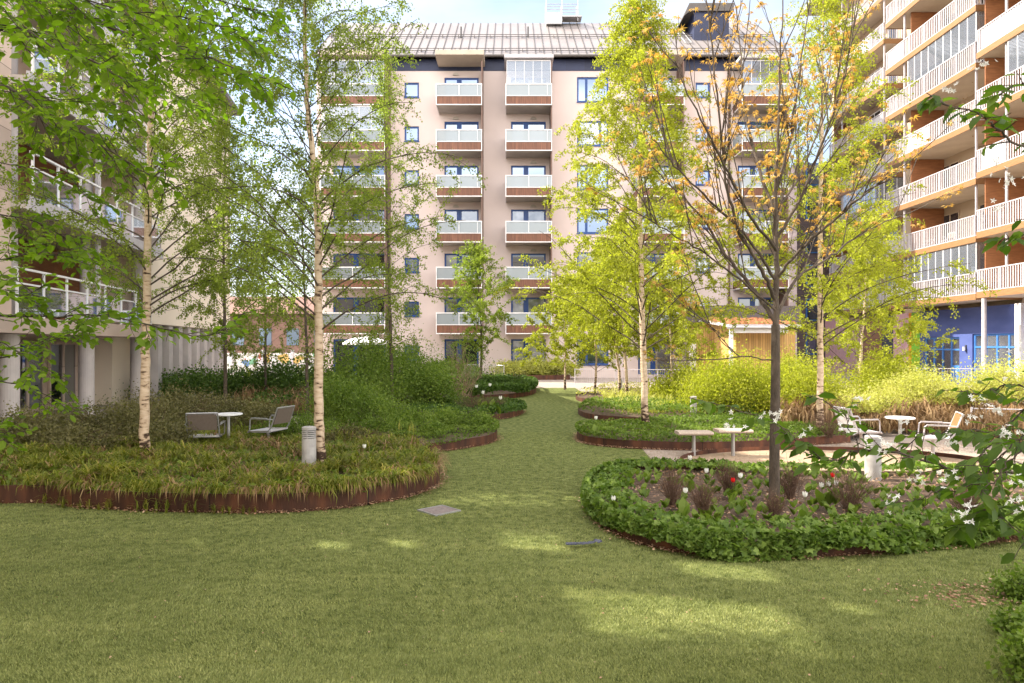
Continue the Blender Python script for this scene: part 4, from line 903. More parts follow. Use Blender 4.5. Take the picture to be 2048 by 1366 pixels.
birch([(1130, 780), (1130, 700), (1128, 650)], 33, .1, .05, 'small sunlit tree at the right end of the facade hedge', M['lf_birchsun'], h0=.9, htop=4.9, spread=1.7, nl=30, per=44, lsize=.09, low=.8, droop=.4)
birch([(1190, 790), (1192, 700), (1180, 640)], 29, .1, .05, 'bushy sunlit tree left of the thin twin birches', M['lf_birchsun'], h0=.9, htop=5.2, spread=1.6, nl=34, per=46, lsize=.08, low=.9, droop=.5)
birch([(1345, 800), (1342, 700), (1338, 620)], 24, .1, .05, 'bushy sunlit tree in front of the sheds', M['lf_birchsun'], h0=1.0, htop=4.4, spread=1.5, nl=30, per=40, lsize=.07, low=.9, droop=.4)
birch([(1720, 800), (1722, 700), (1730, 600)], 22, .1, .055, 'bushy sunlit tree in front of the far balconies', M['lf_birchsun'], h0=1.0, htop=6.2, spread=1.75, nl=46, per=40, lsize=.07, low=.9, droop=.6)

# ---- maple with orange young leaves
def maple():
    Y = 9.3; base = G(1549, 1008, .17); Y = base[1]
    t = thing('maple_tree', base, 'young maple with dark trunk and orange spring leaves in the right bed', 'tree')
    tr = [P(1549, 1012, Y), P(1549, 900, Y), P(1551, 760, Y), P(1551, 650, Y)]
    tr = curve(tr, 8); rr = np.linspace(.066, .050, len(tr)); rr[:2] *= 1.15
    segs = [(tr, rr)]
    # main limbs as picture paths with their own depths
    limbs = [([(1551, 650), (1553, 540), (1550, 430), (1555, 300), (1560, 150), (1565, -60)], 0, .05),
             ([(1550, 642), (1500, 570), (1445, 500), (1400, 430), (1330, 360), (1270, 300)], .9, .036),
             ([(1551, 600), (1525, 540), (1480, 470), (1455, 380), (1440, 250), (1420, 60), (1410, -60)], -.7, .034),
             ([(1552, 636), (1590, 560), (1650, 520), (1720, 470), (1800, 430)], .6, .030),
             ([(1553, 560), (1600, 500), (1680, 430), (1740, 380), (1810, 340)], -.8, .028),
             ([(1552, 480), (1600, 400), (1640, 300), (1690, 150), (1720, -40)], -.4, .028),
             ([(1551, 520), (1560, 420), (1610, 330), (1660, 200), (1700, 60)], 1.1, .026),
             ([(1551, 430), (1520, 340), (1490, 220), (1480, 90), (1460, -50)], 1.0, .028),
             ([(1551, 560), (1500, 480), (1420, 400), (1350, 330), (1300, 270)], -.5, .026),
             ([(1552, 500), (1500, 430), (1450, 330), (1390, 220), (1350, 120)], -1.1, .026),
             ([(1553, 380), (1580, 270), (1600, 140), (1625, -30)], .3, .026),
             ([(1551, 720), (1500, 715), (1460, 700), (1430, 660), (1410, 640)], -.2, .012),
             ([(1550, 620), (1480, 560), (1400, 500), (1330, 460), (1290, 430)], .1, .02)]
    tips = []
    for pth, dy, r0 in limbs:
        n = len(pth); c = np.array([P(px, py, Y + dy*min(1, i/(n-1)*1.2)) for i, (px, py) in enumerate(pth)]); c = curve(c, 6); c[1:] += RNG.normal(size=(len(c)-1, 3))*.008
        segs.append((c, np.linspace(r0*.78, .005, len(c)))); L_ = np.linalg.norm(np.diff(c, axis=0), axis=1).sum()
        for j in range(int(3+L_*2.9)):
            k = RNG.integers(len(c)//4, len(c)-1); d0 = unit(c[k+1]-c[k]); az = RNG.normal(size=3); az -= d0*np.dot(az, d0); az = unit(az)
            w1 = walk(c[k], unit(d0*1.0+az*.55+[0, 0, .5]), RNG.uniform(.5, 1.3), 8, (0, 0, .05), .05)
            segs.append((w1, np.linspace(.009, .004, len(w1)))); tips.append((w1[-1], unit(w1[-1]-w1[-2])))
            for m in range(RNG.integers(2, 5)):
                q = w1[RNG.integers(2, 8)]; w2 = walk(q, unit(unit(w1[-1]-w1[0])+RNG.normal(size=3)*.45+[0, 0, .2]), RNG.uniform(.2, .5), 5, (0, 0, .06), .06)
                segs.append((w2, np.linspace(.004, .0025, len(w2)))); tips.append((w2[-1], unit(w2[-1]-w2[-2])))
                if RNG.random() < .5: tips.append((w2[3], unit(w2[-1]-w2[-2])))
    tubes('trunk', segs[:1], M['bark'], t, 18); tubes('branches', segs[1:], M['bark'], t, 7)
    lp = []; ld = []
    for p, d in tips:
        for k in range(RNG.integers(3, 6)):
            a = RNG.random()*6.283; o = V((math.cos(a), math.sin(a), RNG.uniform(-.5, .25))); lp.append(p+o*RNG.uniform(.01, .045)); ld.append(o)
    lp = np.array(lp); ld = np.array(ld); nr = rdir(len(lp), 1.6)
    leaves('crown', MAP, lp, ld, nr, RNG.uniform(.034, .066, len(lp)), M['lf_maple'], t)
maple()

birch([(-900, 700), (-900, 400), (-890, 100)], 7.8, 0, .09, 'unseen birch added left of the view to dapple the sun patches', M['lf_birch'], h0=4.5, htop=12.5, spread=2.3, nl=50, per=14, lsize=.055, grp=None)  # birch added out of view; its crown breaks up the lawn's sun patches
# ---- foreground branches: tree standing beside the frame
def leafy_branches(t, paths, mat, tmpl, lsize, twigmat, tl=.5, step=.085, lstep=.042, r0=.012, sag=-.05, depth=.35, pend=.4):
    segs = []; lp = []; ld = []; ln = []; ends = []
    def leaf_line(w_, s0=.1):
        L_ = np.linalg.norm(np.diff(w_, axis=0), axis=1).sum(); n = max(2, int(L_/lstep)); K = len(w_)-1
        for i in range(n):
            s = s0+(1-s0)*(i+.5)/n; k = min(int(s*K), K-1); p = w_[k]+(w_[k+1]-w_[k])*(s*K-k); d = unit(w_[k+1]-w_[k])
            side = unit(np.cross(d, [0, 0, 1])+1e-6)*(1 if i % 2 else -1)
            lp.append(p+side*.006); ld.append(unit(d*.55+side*.8+[0, 0, -pend*RNG.random()*1.3]+RNG.normal(size=3)*.22)); ln.append(unit(V([0, 0, 1])+RNG.normal(size=3)*.45))
    for pth in paths:
        c = curve([P(px, py, y) for px, py, y in pth[0]], 7); rr = pth[1]; c[1:] += RNG.normal(size=(len(c)-1, 3))*.004
        segs.append((c, np.linspace(rr, .0025, len(c)))); ends.append(c[-1])
        L_ = np.linalg.norm(np.diff(c, axis=0), axis=1).sum(); n = int(L_/step); K = len(c)-1
        leaf_line(c[-max(4, K//3):], 0)
        for i in range(n):
            s = (i+RNG.random())/n; k = min(int(s*K), K-1); p = c[k]; d = unit(c[k+1]-c[k])
            side = unit(np.cross(d, [0, 0, 1])+1e-6)*(1 if i % 2 else -1)
            L2 = tl*RNG.uniform(.4, 1.1)*(1-.45*s)*pth[2]
            w1 = walk(p, unit(d*.7+side*.75+RNG.normal(size=3)*[depth, depth, depth]), L2, 6, (0, 0, sag), .08); segs.append((w1, np.linspace(min(.005, rr*.5), .0015, len(w1)))); leaf_line(w1); ends.append(w1[-1])
            if L2 > .25:
                for _ in range(2):
                    q = w1[RNG.integers(1, 5)]; w2 = walk(q, unit(unit(w1[-1]-w1[0])+RNG.normal(size=3)*.55), L2*.5, 4, (0, 0, sag), .08); segs.append((w2, np.linspace(.003, .0013, len(w2)))); leaf_line(w2)
    lp, ld, ln = map(np.array, (lp, ld, ln)); n = len(lp)
    leaves('foliage', tmpl, lp, ld, ln, lsize*RNG.uniform(.6, 1.2, n), mat, t); tubes('branches', segs, twigmat, t, 7); return ends
bh_ = (-4.6, 5.4, 0)
t = thing('hornbeam_tree', bh_, 'broadleaf tree whose bright green branches hang in from the upper left', 'tree')
trk = curve([(-4.6, 5.4, 0), (-4.65, 5.4, 1.5), (-4.5, 5.4, 3.2), (-4.55, 5.5, 5), (-4.3, 5.5, 7)], 6); tubes('trunk', [(trk, np.linspace(.14, .06, len(trk)))], M['bark'], t, 16)
leafy_branches(t, [
    ([(-200, 30, 5.4), (80, -12, 5.2), (180, 40, 5.1), (290, 78, 5.0), (400, 108, 5.0), (480, 140, 4.9), (560, 165, 4.9)], .016, 1.5),
    ([(-200, 120, 5.4), (0, 170, 5.3), (70, 215, 5.1), (130, 245, 5.0), (210, 295, 5.0), (300, 350, 4.9), (340, 362, 4.9)], .014, 1.25),
    ([(-220, 660, 5.4), (0, 632, 5.3), (100, 634, 5.2), (190, 629, 5.1), (290, 648, 5.0), (400, 672, 4.9), (450, 655, 4.9), (492, 622, 4.9)], .010, .8),
    ([(-200, -60, 5.4), (60, -60, 5.6), (250, -50, 5.7), (430, 0, 5.8), (560, 30, 5.9)], .014, 1.5),
    ([(-200, 740, 5.4), (0, 715, 5.5), (80, 690, 5.6), (170, 650, 5.7), (240, 585, 5.8)], .007, 1.0),
    ([(-220, 390, 5.4), (-60, 420, 5.5), (60, 440, 5.7), (140, 480, 5.8), (220, 520, 5.9)], .008, .95),
    ([(-200, 230, 5.0), (0, 60, 4.7), (100, 90, 4.5), (200, 130, 4.4), (270, 180, 4.4)], .010, 1.1),
    ([(-220, 780, 5.4), (-60, 760, 5.6), (40, 770, 5.8), (110, 800, 5.9), (150, 830, 5.9)], .007, .85),
    ([(-220, 520, 5.4), (-60, 560, 5.0), (40, 590, 4.9), (110, 560, 4.9)], .007, .85),
    ([(-150, -100, 5.2), (100, -110, 5.0), (300, -90, 5.0), (500, -60, 5.1)], .012, 1.4),
    ([(60, 0, 5.2), (140, 55, 5.2), (200, 110, 5.1), (250, 190, 5.1), (280, 260, 5.0)], .006, 1.0),
    ([(280, 75, 5.0), (330, 130, 5.0), (400, 180, 4.9), (470, 215, 4.9)], .005, .9),
    ([(70, 215, 5.1), (110, 300, 5.2), (160, 380, 5.2), (200, 440, 5.2)], .005, .8),
    ([(-200, 560, 5.4), (-40, 660, 5.2), (60, 720, 5.2), (150, 790, 5.2)], .006, .8),
    ([(-200, 600, 5.4), (0, 520, 5.2), (100, 510, 5.2), (180, 530, 5.2)], .006, 1.0),
    ([(-200, 860, 5.4), (-60, 850, 5.3), (0, 870, 5.3), (30, 850, 5.3)], .005, .8),
    ([(-150, 40, 5.6), (60, 60, 5.8), (200, 130, 6.0), (330, 180, 6.0), (420, 230, 6.0)], .008, 1.3),
    ([(-150, 0, 4.9), (60, -20, 4.6), (250, 20, 4.5), (400, 40, 4.5), (520, 90, 4.5)], .008, 1.1),
    ([(-150, 300, 5.6), (20, 330, 5.6), (120, 350, 5.7), (200, 400, 5.7)], .006, .9),
    ([(-150, 160, 5.8), (60, 190, 5.8), (180, 210, 5.8), (260, 260, 5.8)], .007, 1.1),
], M['lf_horn'], OV, .076, M['bark'], tl=.48, step=.085, lstep=.042)

bs_ = (3.9, 3.1, 0)
t = thing('serviceberry_tree', bs_, 'flowering serviceberry whose dark leaves and white blossoms reach in from the right edge', 'tree')
trk = curve([(3.9, 3.1, 0), (3.85, 3.1, 1.2), (3.9, 3.15, 2.4), (3.8, 3.1, 3.8)], 6); tubes('trunk', [(trk, np.linspace(.06, .03, len(trk)))], M['bark'], t, 12)
ends = leafy_branches(t, [
    ([(2700, 1010, 3.1), (2200, 960, 3.1), (2050, 945, 3.1), (1930, 948, 3.1), (1840, 918, 3.1), (1770, 902, 3.1), (1720, 903, 3.1), (1660, 922, 3.15), (1610, 895, 3.2), (1565, 855, 3.2)], .0075, .62),
    ([(2700, 1100, 3.0), (2200, 1010, 2.9), (2050, 1016, 2.9), (1990, 1015, 2.9), (1940, 1040, 2.95), (1910, 1060, 3.0)], .006, .6),
    ([(2700, 800, 3.1), (2200, 740, 3.0), (2060, 810, 3.0), (1990, 880, 3.0), (1930, 948, 3.0)], .006, .7),
    ([(2300, 760, 3.2), (2100, 780, 3.2), (2020, 770, 3.2), (1960, 790, 3.25), (1920, 780, 3.3)], .005, .55),
    ([(2600, 420, 3.1), (2200, 330, 3.1), (2048, 292, 3.1), (1990, 255, 3.1), (1960, 230, 3.1), (1900, 210, 3.1), (1855, 185, 3.1)], .0085, .6),
    ([(2600, 220, 3.1), (2200, 150, 3.1), (2080, 160, 3.1), (2020, 175, 3.1), (1985, 200, 3.1)], .006, .5),
    ([(2600, 500, 3.1), (2200, 430, 3.1), (2100, 440, 3.1), (2040, 470, 3.1), (1995, 480, 3.1)], .006, .45),
    ([(2400, 640, 3.2), (2150, 640, 3.2), (2080, 600, 3.2)], .005, .5),
    ([(2500, 1000, 2.8), (2200, 900, 2.8), (2080, 860, 2.8), (2010, 900, 2.8), (1960, 960, 2.85), (1900, 985, 2.9)], .005, .7),
    ([(2500, 980, 3.3), (2100, 900, 3.3), (2000, 870, 3.3), (1930, 860, 3.3), (1850, 870, 3.3), (1800, 900, 3.3)], .005, .6),
    ([(2500, 1150, 2.8), (2150, 1100, 2.8), (2060, 1080, 2.8), (2000, 1030, 2.85)], .004, .55),
    ([(1930, 948, 3.1), (1870, 985, 3.0), (1830, 1000, 3.0), (1790, 1005, 3.0)], .003, .5),
    ([(2200, 900, 2.7), (2100, 880, 2.7), (2040, 900, 2.7), (1990, 960, 2.7), (1960, 990, 2.7)], .005, .55),
    ([(1720, 903, 3.1), (1700, 860, 3.1), (1690, 830, 3.1), (1640, 800, 3.15), (1610, 790, 3.2)], .003, .5),
    ([(1610, 895, 3.2), (1560, 850, 3.2), (1520, 835, 3.25), (1450, 812, 3.3), (1380, 795, 3.3)], .0028, .22),
], M['lf_serv'], (OV[0]*[1, .85, 1], OV[1]), .078, M['bark'], tl=.30, step=.068, lstep=.044, depth=.3, pend=.7)
# white blossom clusters
fl = [(1370, 790, 3.3), (1460, 850, 3.3), (1600, 862, 3.1), (1780, 890, 3.05), (1700, 860, 3.2), (1905, 960, 3.0), (1840, 960, 3.1), (1930, 1005, 3.0), (1925, 1030, 3.0), (1780, 1000, 3.1), (2000, 820, 3.0), (2020, 865, 3.0), (1935, 840, 3.2), (1810, 845, 3.2), (1960, 800, 3.2), (1850, 155, 3.2), (1905, 180, 3.2), (1960, 130, 3.1), (1985, 145, 3.1), (1995, 340, 3.1), (2020, 360, 3.1), (2030, 420, 3.1), (1915, 760, 3.3), (2022, 745, 3.2), (1990, 410, 3.1), (2040, 1010, 2.9), (1850, 1020, 3.1), (1720, 800, 3.2), (2035, 960, 2.9), (1890, 1060, 3.0), (1960, 1010, 2.9), (1545, 830, 3.3), (1890, 880, 3.1), (2040, 700, 3.1)]
pp = []; dd = []; nn_ = []
for px, py, y in fl:
    c = V(P(px, py, y-.35))
    if RNG.random() < .25: continue
    for k in range(RNG.integers(5, 11)):
        q = c+RNG.normal(size=3)*[.020, .020, .016]; ax = unit(RNG.normal(size=3)+[0, -.4, .6]); a = unit(np.cross(ax, RNG.normal(size=3))); b = np.cross(ax, a)
        for m in range(5):
            th = m*1.2566; d = a*math.cos(th)+b*math.sin(th); pp.append(q); dd.append(unit(d+ax*.35)); nn_.append(ax)
PT = (RH[0]*[1, .62, 1], RH[1])
leaves('blossom', PT, np.array(pp), np.array(dd), np.array(nn_), RNG.uniform(.010, .0165, len(pp)), M['petal'], t)

# ---- shrubs
def shrub(cx, cy, rx, ry, h, nleaf, ls, mat, label, name='shrub', twig='bark', nst=26, grp=None, z0=.15, tmpl=RH, cl=.16, bare=.0, cat='shrub', up=.3, dense=1.0, ysk=0):
    t = thing(name, (cx, cy, z0), label, cat, grp)
    nleaf = int(nleaf*1.7); ls *= 1.15
    nc = max(14, int(26*(rx*ry*h)**.5*dense*2.2)); u = RNG.normal(size=(nc, 3)); u /= np.linalg.norm(u, axis=1, keepdims=True); rad = RNG.uniform(.55, 1.0, nc)[:, None]
    cc = u*rad*[rx, ry, h*.52]; cc[:, 2] = np.abs(cc[:, 2])*.9+h*.40*RNG.uniform(.2, 1.1, nc); cc[:, 2] *= 1-.25*(np.abs(u[:, 0])**2)
    cc += [cx, cy, z0]; per = max(1, nleaf//nc); lp = (cc[:, None, :]+RNG.normal(size=(nc, per, 3))*cl*(h*.5+.3)).reshape(-1, 3)
    lp = lp[lp[:, 2] > z0+bare*h]; n = len(lp); leaves('foliage', tmpl, lp, rdir(n, up), rdir(n, .5), ls*RNG.uniform(.6, 1.3, n), mat, t)
    segs = []
    for i in range(nst):
        e = cc[RNG.integers(nc)]; b = V((cx+RNG.normal()*rx*.12, cy+RNG.normal()*ry*.12, z0-.03)); L_ = np.linalg.norm(e-b)
        w_ = walk(b, unit((e-b)+[0, 0, L_*.5]), L_, 7, unit(e-b)*.3, .06); segs.append((w_, np.linspace(.012, .003, len(w_))))
        for _ in range(3): q = w_[RNG.integers(3, 7)]; segs.append((walk(q, unit(w_[-1]-w_[0])+RNG.normal(size=3)*.5, L_*.35, 4, (0, 0, .05), .1), np.linspace(.005, .0015, 5)))
    tubes('stems', segs, M[twig], t); return t
def sh_px(px, pyt, wpx, Y, *a, depth=1.0, **k):
    x = sx(px, Y); zt = H+(HY-pyt)/F*Y; z0 = k.pop('z0', .1); rx = wpx/2/F*Y
    return shrub(x, Y, rx, rx*depth, zt-z0, *a, z0=z0, **k)
D, Mi, Li, He = M['lf_dark'], M['lf_mid'], M['lf_lime'], M['lf_heath']
# left middle green masses
sh_px(430, 738, 330, 27, 10000, .08, D, 'long dark green leafy shrub below the left birch crowns', cl=.25, depth=.5)
sh_px(570, 720, 270, 26, 10000, .08, D, 'dark green shrub behind the thin stems, left of the bollard birch', cl=.25, depth=.5)
sh_px(725, 640, 150, 21, 7000, .062, Mi, 'tall bushy green shrub right of the bollard birch', cl=.2, depth=.8, bare=.08)
sh_px(800, 655, 130, 24, 6000, .068, Mi, 'tall green shrub in front of the parasol terrace', cl=.2, depth=.8, bare=.08)
sh_px(700, 740, 150, 17, 6500, .048, Mi, 'rounded green shrub just right of the bollard birch trunk', cl=.22, depth=.8)
sh_px(860, 700, 110, 22, 5000, .058, Mi, 'green shrub left of the bare multi-stemmed shrub', cl=.22, depth=.8)
sh_px(760, 790, 190, 16.2, 6500, .040, Mi, 'low spreading green shrub behind the bollard birch', cl=.2, depth=.6)
sh_px(890, 820, 190, 16.0, 8000, .042, Mi, 'low spiraea shrub cascading to the lawn path edge', cl=.2, depth=.5, z0=.2)
sh_px(800, 838, 170, 15.0, 6500, .036, Mi, 'low green spiraea in front of the spreading shrub', cl=.2, depth=.5, z0=.2)
sh_px(920, 645, 130, 25.5, 1600, .05, Mi, 'sparse vase-shaped shrub with many bare tan stems', cl=.2, depth=.8, bare=.3, twig='twiglight', nst=60)
# brown heath-like shrubs left
for i, (px, pyt, wd, Y, nn) in enumerate(((60, 825, 260, 12.9, 6200), (220, 800, 260, 13.6, 6500), (330, 778, 210, 16, 5500), (420, 780, 210, 17, 4500), (520, 805, 150, 16.5, 3600), (130, 850, 210, 12.5, 4500), (300, 835, 170, 13.0, 4000))):
    sh_px(px, pyt, wd, Y, nn*2, .040, He, ['heathy brown-green shrub at the left frame edge', 'broad heathy shrub left of the left birch trunk', 'heathy shrub behind the left birch trunk', 'olive heathy shrub behind the dark-backed chair', 'heathy shrub behind the side-turned chair', 'low heathy shrub in front of the broad one at left', 'low heathy shrub touching the left birch trunk'][i], name='heath_shrub', twig='twig', nst=60, grp='heathy shrubs behind the sedge bed', cl=.2, depth=.6, z0=.1)
sh_px(600, 830, 190, 14.6, 5200, .034, Mi, 'green low shrub between the left chair and the birch trunk', cl=.2, depth=.5, z0=.15)
sh_px(700, 855, 150, 13.6, 3600, .034, He, 'olive low shrub right of the bollard birch trunk', name='heath_shrub', twig='twig', cl=.2, depth=.5, z0=.15, nst=50)
# far left bed ground shrubs
sh_px(990, 752, 150, 32, 7000, .075, D, 'low dark leafy mound at the far end of the lawn', cl=.2, depth=.8, z0=.2)
sh_px(900, 760, 170, 30, 6500, .075, D, 'dark leafy mound behind the bare stems', cl=.2, depth=.7, z0=.2)
# hedge at the facade
for i, (px, wd) in enumerate(((1040, 90), (1105, 80), (900, 110))):
    sh_px(px, 716 if i < 2 else 722, wd+30, 44.3, 5500, .10, Li if i < 2 else Mi, ['pale lime hedge shrub under the ground floor window', 'pale lime hedge shrub right of the ground floor window', 'green hedge shrub in front of the facade, left of the far fence'][i], name='hedge_shrub', grp='hedge shrubs along the facade', depth=.35, z0=.2, cl=.2)
# sunlit masses on the right
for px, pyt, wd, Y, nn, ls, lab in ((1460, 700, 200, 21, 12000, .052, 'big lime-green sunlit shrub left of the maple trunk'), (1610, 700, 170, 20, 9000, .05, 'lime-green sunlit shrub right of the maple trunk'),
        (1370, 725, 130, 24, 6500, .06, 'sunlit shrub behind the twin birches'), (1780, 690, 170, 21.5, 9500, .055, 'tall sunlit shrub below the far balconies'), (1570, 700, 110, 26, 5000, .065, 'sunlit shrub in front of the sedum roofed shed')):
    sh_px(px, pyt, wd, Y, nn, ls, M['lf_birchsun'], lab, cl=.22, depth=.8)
for px, pyt, wd, Y, nn, lab in ((1860, 735, 240, 19, 12000, 'pale lime twiggy hedge shrub left part of the right hedge'), (2020, 712, 240, 18.5, 13000, 'pale lime twiggy hedge shrub at the right frame edge'), (1740, 770, 150, 17.6, 5500, 'low twiggy tan and lime shrub behind the left sunlit chair')):
    sh_px(px, pyt, wd, Y, nn, .045, Li, lab, name='hedge_shrub', twig='twiglight', nst=160, grp='twiggy hedge shrubs in the sun', cl=.2, depth=.6, bare=.35)
# small brown dormant shrubs
def twiggy(px, pyt, pyb, wpx, lab, zz=.2, n=90, leafs=160):
    x, y, _ = G(px, pyb, zz); h = (pyb-pyt)/F*y; rx = wpx/2/F*y; t = thing('dormant_shrub', (x, y, zz), lab, 'shrub', 'brown twiggy dwarf shrubs'); segs = []; lp = []
    for i in range(n):
        a = RNG.random()*6.283; rr = RNG.random()**.6; e = V((x+rx*rr*math.cos(a), y+rx*rr*math.sin(a)*.8, zz+h*RNG.uniform(.6, 1.05)*(1-.3*rr*rr))); b = V((x+RNG.normal()*.03, y+RNG.normal()*.03, zz-.04))
        L_ = np.linalg.norm(e-b); w_ = walk(b, unit(e-b+[0, 0, .08]), L_, 6, unit(e-b)*.2, .07); segs.append((w_, np.linspace(.0035, .0013, 7)))
        for _ in range(2): q = w_[RNG.integers(2, 6)]; w2 = walk(q, unit(e-b)+RNG.normal(size=3)*.45, L_*.4, 4, (0, 0, .1), .1); segs.append((w2, np.linspace(.002, .001, 5))); lp.append(w2[-1]); lp.append(w2[2])
    tubes('twigs', segs, M['twig'], t); lp = np.array(lp)[:leafs]; leaves('foliage', RH, lp, rdir(len(lp), .5), rdir(len(lp)), .012, M['lf_tan'], t)  # the foliage part here is small tan buds on the bare twigs
for a in ((1345, 935, 1008, 80, 'brown twiggy dwarf shrub nearest the cranesbill corner'), (1408, 960, 1030, 70, 'brown twiggy dwarf shrub between the white tulips'), (1580, 922, 992, 70, 'brown twiggy dwarf shrub just right of the maple trunk'), (1700, 930, 1018, 120, 'widest brown twiggy dwarf shrub in front of the bollard'), (1550, 985, 1035, 50, 'small brown twiggy shrub at the maple foot'), (1455, 920, 985, 70, 'brown twiggy dwarf shrub left of the maple trunk'), (1930, 950, 1030, 110, 'brown twiggy dwarf shrub behind the serviceberry blossoms'),
          (945, 785, 822, 90, 'brown twiggy shrub in the small left bed'), (990, 790, 818, 70, 'brown twiggy shrub beside the white tulips of the small left bed'), (1660, 812, 872, 110, 'brown twiggy shrub behind the sunlit birch trunk')): twiggy(*a)

# ---- ground covers
def cover(name, poly, n, hgt, ls, mat, tmpl, kind_label=None, cat=None, inner=None, edge=None, tilt=.9, z0=.2, drape=None, up=.2, size_var=(.6, 1.2)):
    q = scatter(poly, n); ed = edge_dist(q, poly)
    if edge: k = ed < edge*RNG.uniform(.55, 1.1, n); q = q[k]; ed = ed[k]
    n = len(q); bump_ = .5+.5*np.sin(q[:, 0]*5.1+np.sin(q[:, 1]*4.3)*1.3)*np.cos(q[:, 1]*4.7+q[:, 0]); prof = np.clip(ed/.18, .25, 1)
    z = z0+hgt*prof*(.55+.45*bump_)*RNG.uniform(.45, 1, n)**.5
    p = np.column_stack([q, z])
    if drape is not None:
        c, m, dep, outd = drape; t_ = np.gradient(c, axis=0); t_ /= np.linalg.norm(t_, axis=1, keepdims=True); nr = np.stack([t_[:, 1], -t_[:, 0]], 1)
        i = RNG.integers(0, len(c)-1, m); f_ = RNG.random(m)[:, None]; b = c[i]*(1-f_)+c[i+1]*f_; s = RNG.random(m); o = outd*np.sqrt(np.clip(s*1.6, 0, 1))*RNG.uniform(.5, 1.1, m)*(.75+.35*np.sin(b[:, 0]*4))
        b = b+nr[i]*o[:, None]; p = np.vstack([p, np.column_stack([b, z0+hgt*.8-s*dep*(.8+.3*np.sin(b[:, 0]*3.3))])])
    n = len(p); d = rdir(n, up*.4, .5); o = leaves(name, tmpl, p, d, rdir(n, tilt), ls*RNG.uniform(*size_var, n), mat)
    return tag(o, kind_label, cat, kind='stuff')
cover('cranesbill_cover', R1, 21000, .15, .048, M['lf_ger'], LOB, 'dense green lobed cranesbill foliage along the right foreground bed', 'ground cover', edge=.55, z0=.16, tilt=.7, size_var=(.5, 1.35), drape=(R1c[8:], 8500, .28, .15))
cover('green_cover', R2, 15000, .20, .040, Mi, LOB, 'low bright green carpet of leaves behind the bench seats', 'ground cover', z0=.16, drape=(R2c, 900, .12, .06))
cover('green_cover', R3, 9000, .25, .045, Mi, LOB, 'low green and olive carpet in the middle right bed', 'ground cover', z0=.2)
cover('lime_cover', R4, 9000, .25, .07, Li, RH, 'sunlit yellow-green carpet in the far right bed', 'ground cover', z0=.2)
cover('green_cover', L2, 9000, .25, .040, Mi, RH, 'low green leaf carpet in the spiraea bed', 'ground cover', z0=.18, drape=(L2c, 1500, .2, .1))
cover('dark_cover', L3, 7000, .25, .05, D, LOB, 'dark green leaf carpet in the small left bed', 'ground cover', z0=.15, drape=(L3c, 1200, .16, .1))
cover('dark_cover', L4, 16000, .45, .07, D, LOB, 'dark green leaf carpet in the far left bed', 'ground cover', z0=.18, drape=(L4c, 2500, .3, .15))
# meadow-ish understory left: between bed 1 and shrubs
und = g((200, 905), (700, 898), (880, 912), (860, 870), (640, 850), (300, 850), (0, 880)) + [(-13, 14)]
cover('understory_cover', und, 15000, .17, .035, M['lf_birch'], RH, 'mixed low green undergrowth around the left garden chairs', 'ground cover', z0=.05)
# sedge tufts
def tufts(name, centers, zs_, nb, ln, mat, lab=None, tm=BLA, lean=.5):
    K = len(centers); N = K*nb; c = np.repeat(np.column_stack([centers, zs_]), nb, 0); a = RNG.random(N)*6.283; o = np.column_stack([np.cos(a), np.sin(a), np.zeros(N)])
    p = c+o*(.02*RNG.random(N)[:, None]); d = np.column_stack([np.cos(a), np.sin(a), RNG.uniform(-.15, lean, N)]); nr = np.column_stack([-np.cos(a)*.15, -np.sin(a)*.15, np.ones(N)])
    o = leaves(name, tm, p, d, nr, np.repeat(RNG.uniform(.6, 1.3, K)*(.95+.35*np.sin(centers[:, 0]*2.7+1)*np.sin(centers[:, 1]*3.1)), nb)*ln*RNG.uniform(.6, 1.1, N), mat); return tag(o, lab, 'ground cover', kind='stuff')
q = scatter(L1, 4200); q = q[np.sin(q[:, 0]*3.3+np.sin(q[:, 1]*4))*np.sin(q[:, 1]*3.7+q[:, 0]*1.7) > -.45*RNG.random(len(q))-.12]
zz = np.full(len(q), .2)
tufts('sedge_cover', q, zz, 18, .24, M['lf_sedge'], 'green arching sedge tufts filling the left foreground bed', lean=1.0)
q2_ = scatter(L1, 1000); tufts('dry_sedge', q2_, np.full(len(q2_), .2), 9, .24, M['lf_tan'], 'dry tan sedge blades mixed into the left foreground bed', lean=.7)
ii = RNG.integers(0, len(L1c)-1, 260); tt_ = np.gradient(L1c, axis=0); tt_ /= np.linalg.norm(tt_, axis=1, keepdims=True)
# blades hanging over the steel
c = L1c[ii]+RNG.normal(size=(260, 2))*.03; N = 260*7; cc_ = np.repeat(np.column_stack([c, np.full(260, .27)]), 7, 0); nr2 = np.repeat(np.stack([tt_[ii, 1], -tt_[ii, 0]], 1), 7, 0)+RNG.normal(size=(N, 2))*.5
d = np.column_stack([nr2, RNG.uniform(-1.1, .1, N)]); keep = RNG.random(N) < np.clip(.5+.6*np.sin(cc_[:, 0]*3.1)*np.sin(cc_[:, 0]*7.7+1), 0.05, .7)
o = leaves('dry_sedge', BLA, cc_[keep]-d[keep]*.02, d[keep], np.column_stack([nr2[keep]*.8, np.ones(keep.sum())]), RNG.uniform(.10, .24, keep.sum()), M['lf_tan']); tag(o, 'dry sedge blades drooping over the rusty steel edge', 'ground cover', kind='stuff')
ii = RNG.integers(8, int(len(L1c)*.75), 420); nr3 = np.repeat(np.stack([tt_[ii, 1], -tt_[ii, 0]], 1), 8, 0)+RNG.normal(size=(420*8, 2))*.6; pb = np.repeat(np.column_stack([L1c[ii]+RNG.normal(size=(420, 2))*.03, np.full(420, .25)]), 8, 0)
kk = RNG.random(len(pb)) < np.clip(.55+.7*np.sin(pb[:, 0]*2.3+.6)*np.sin(pb[:, 0]*5.1), .08, 1)
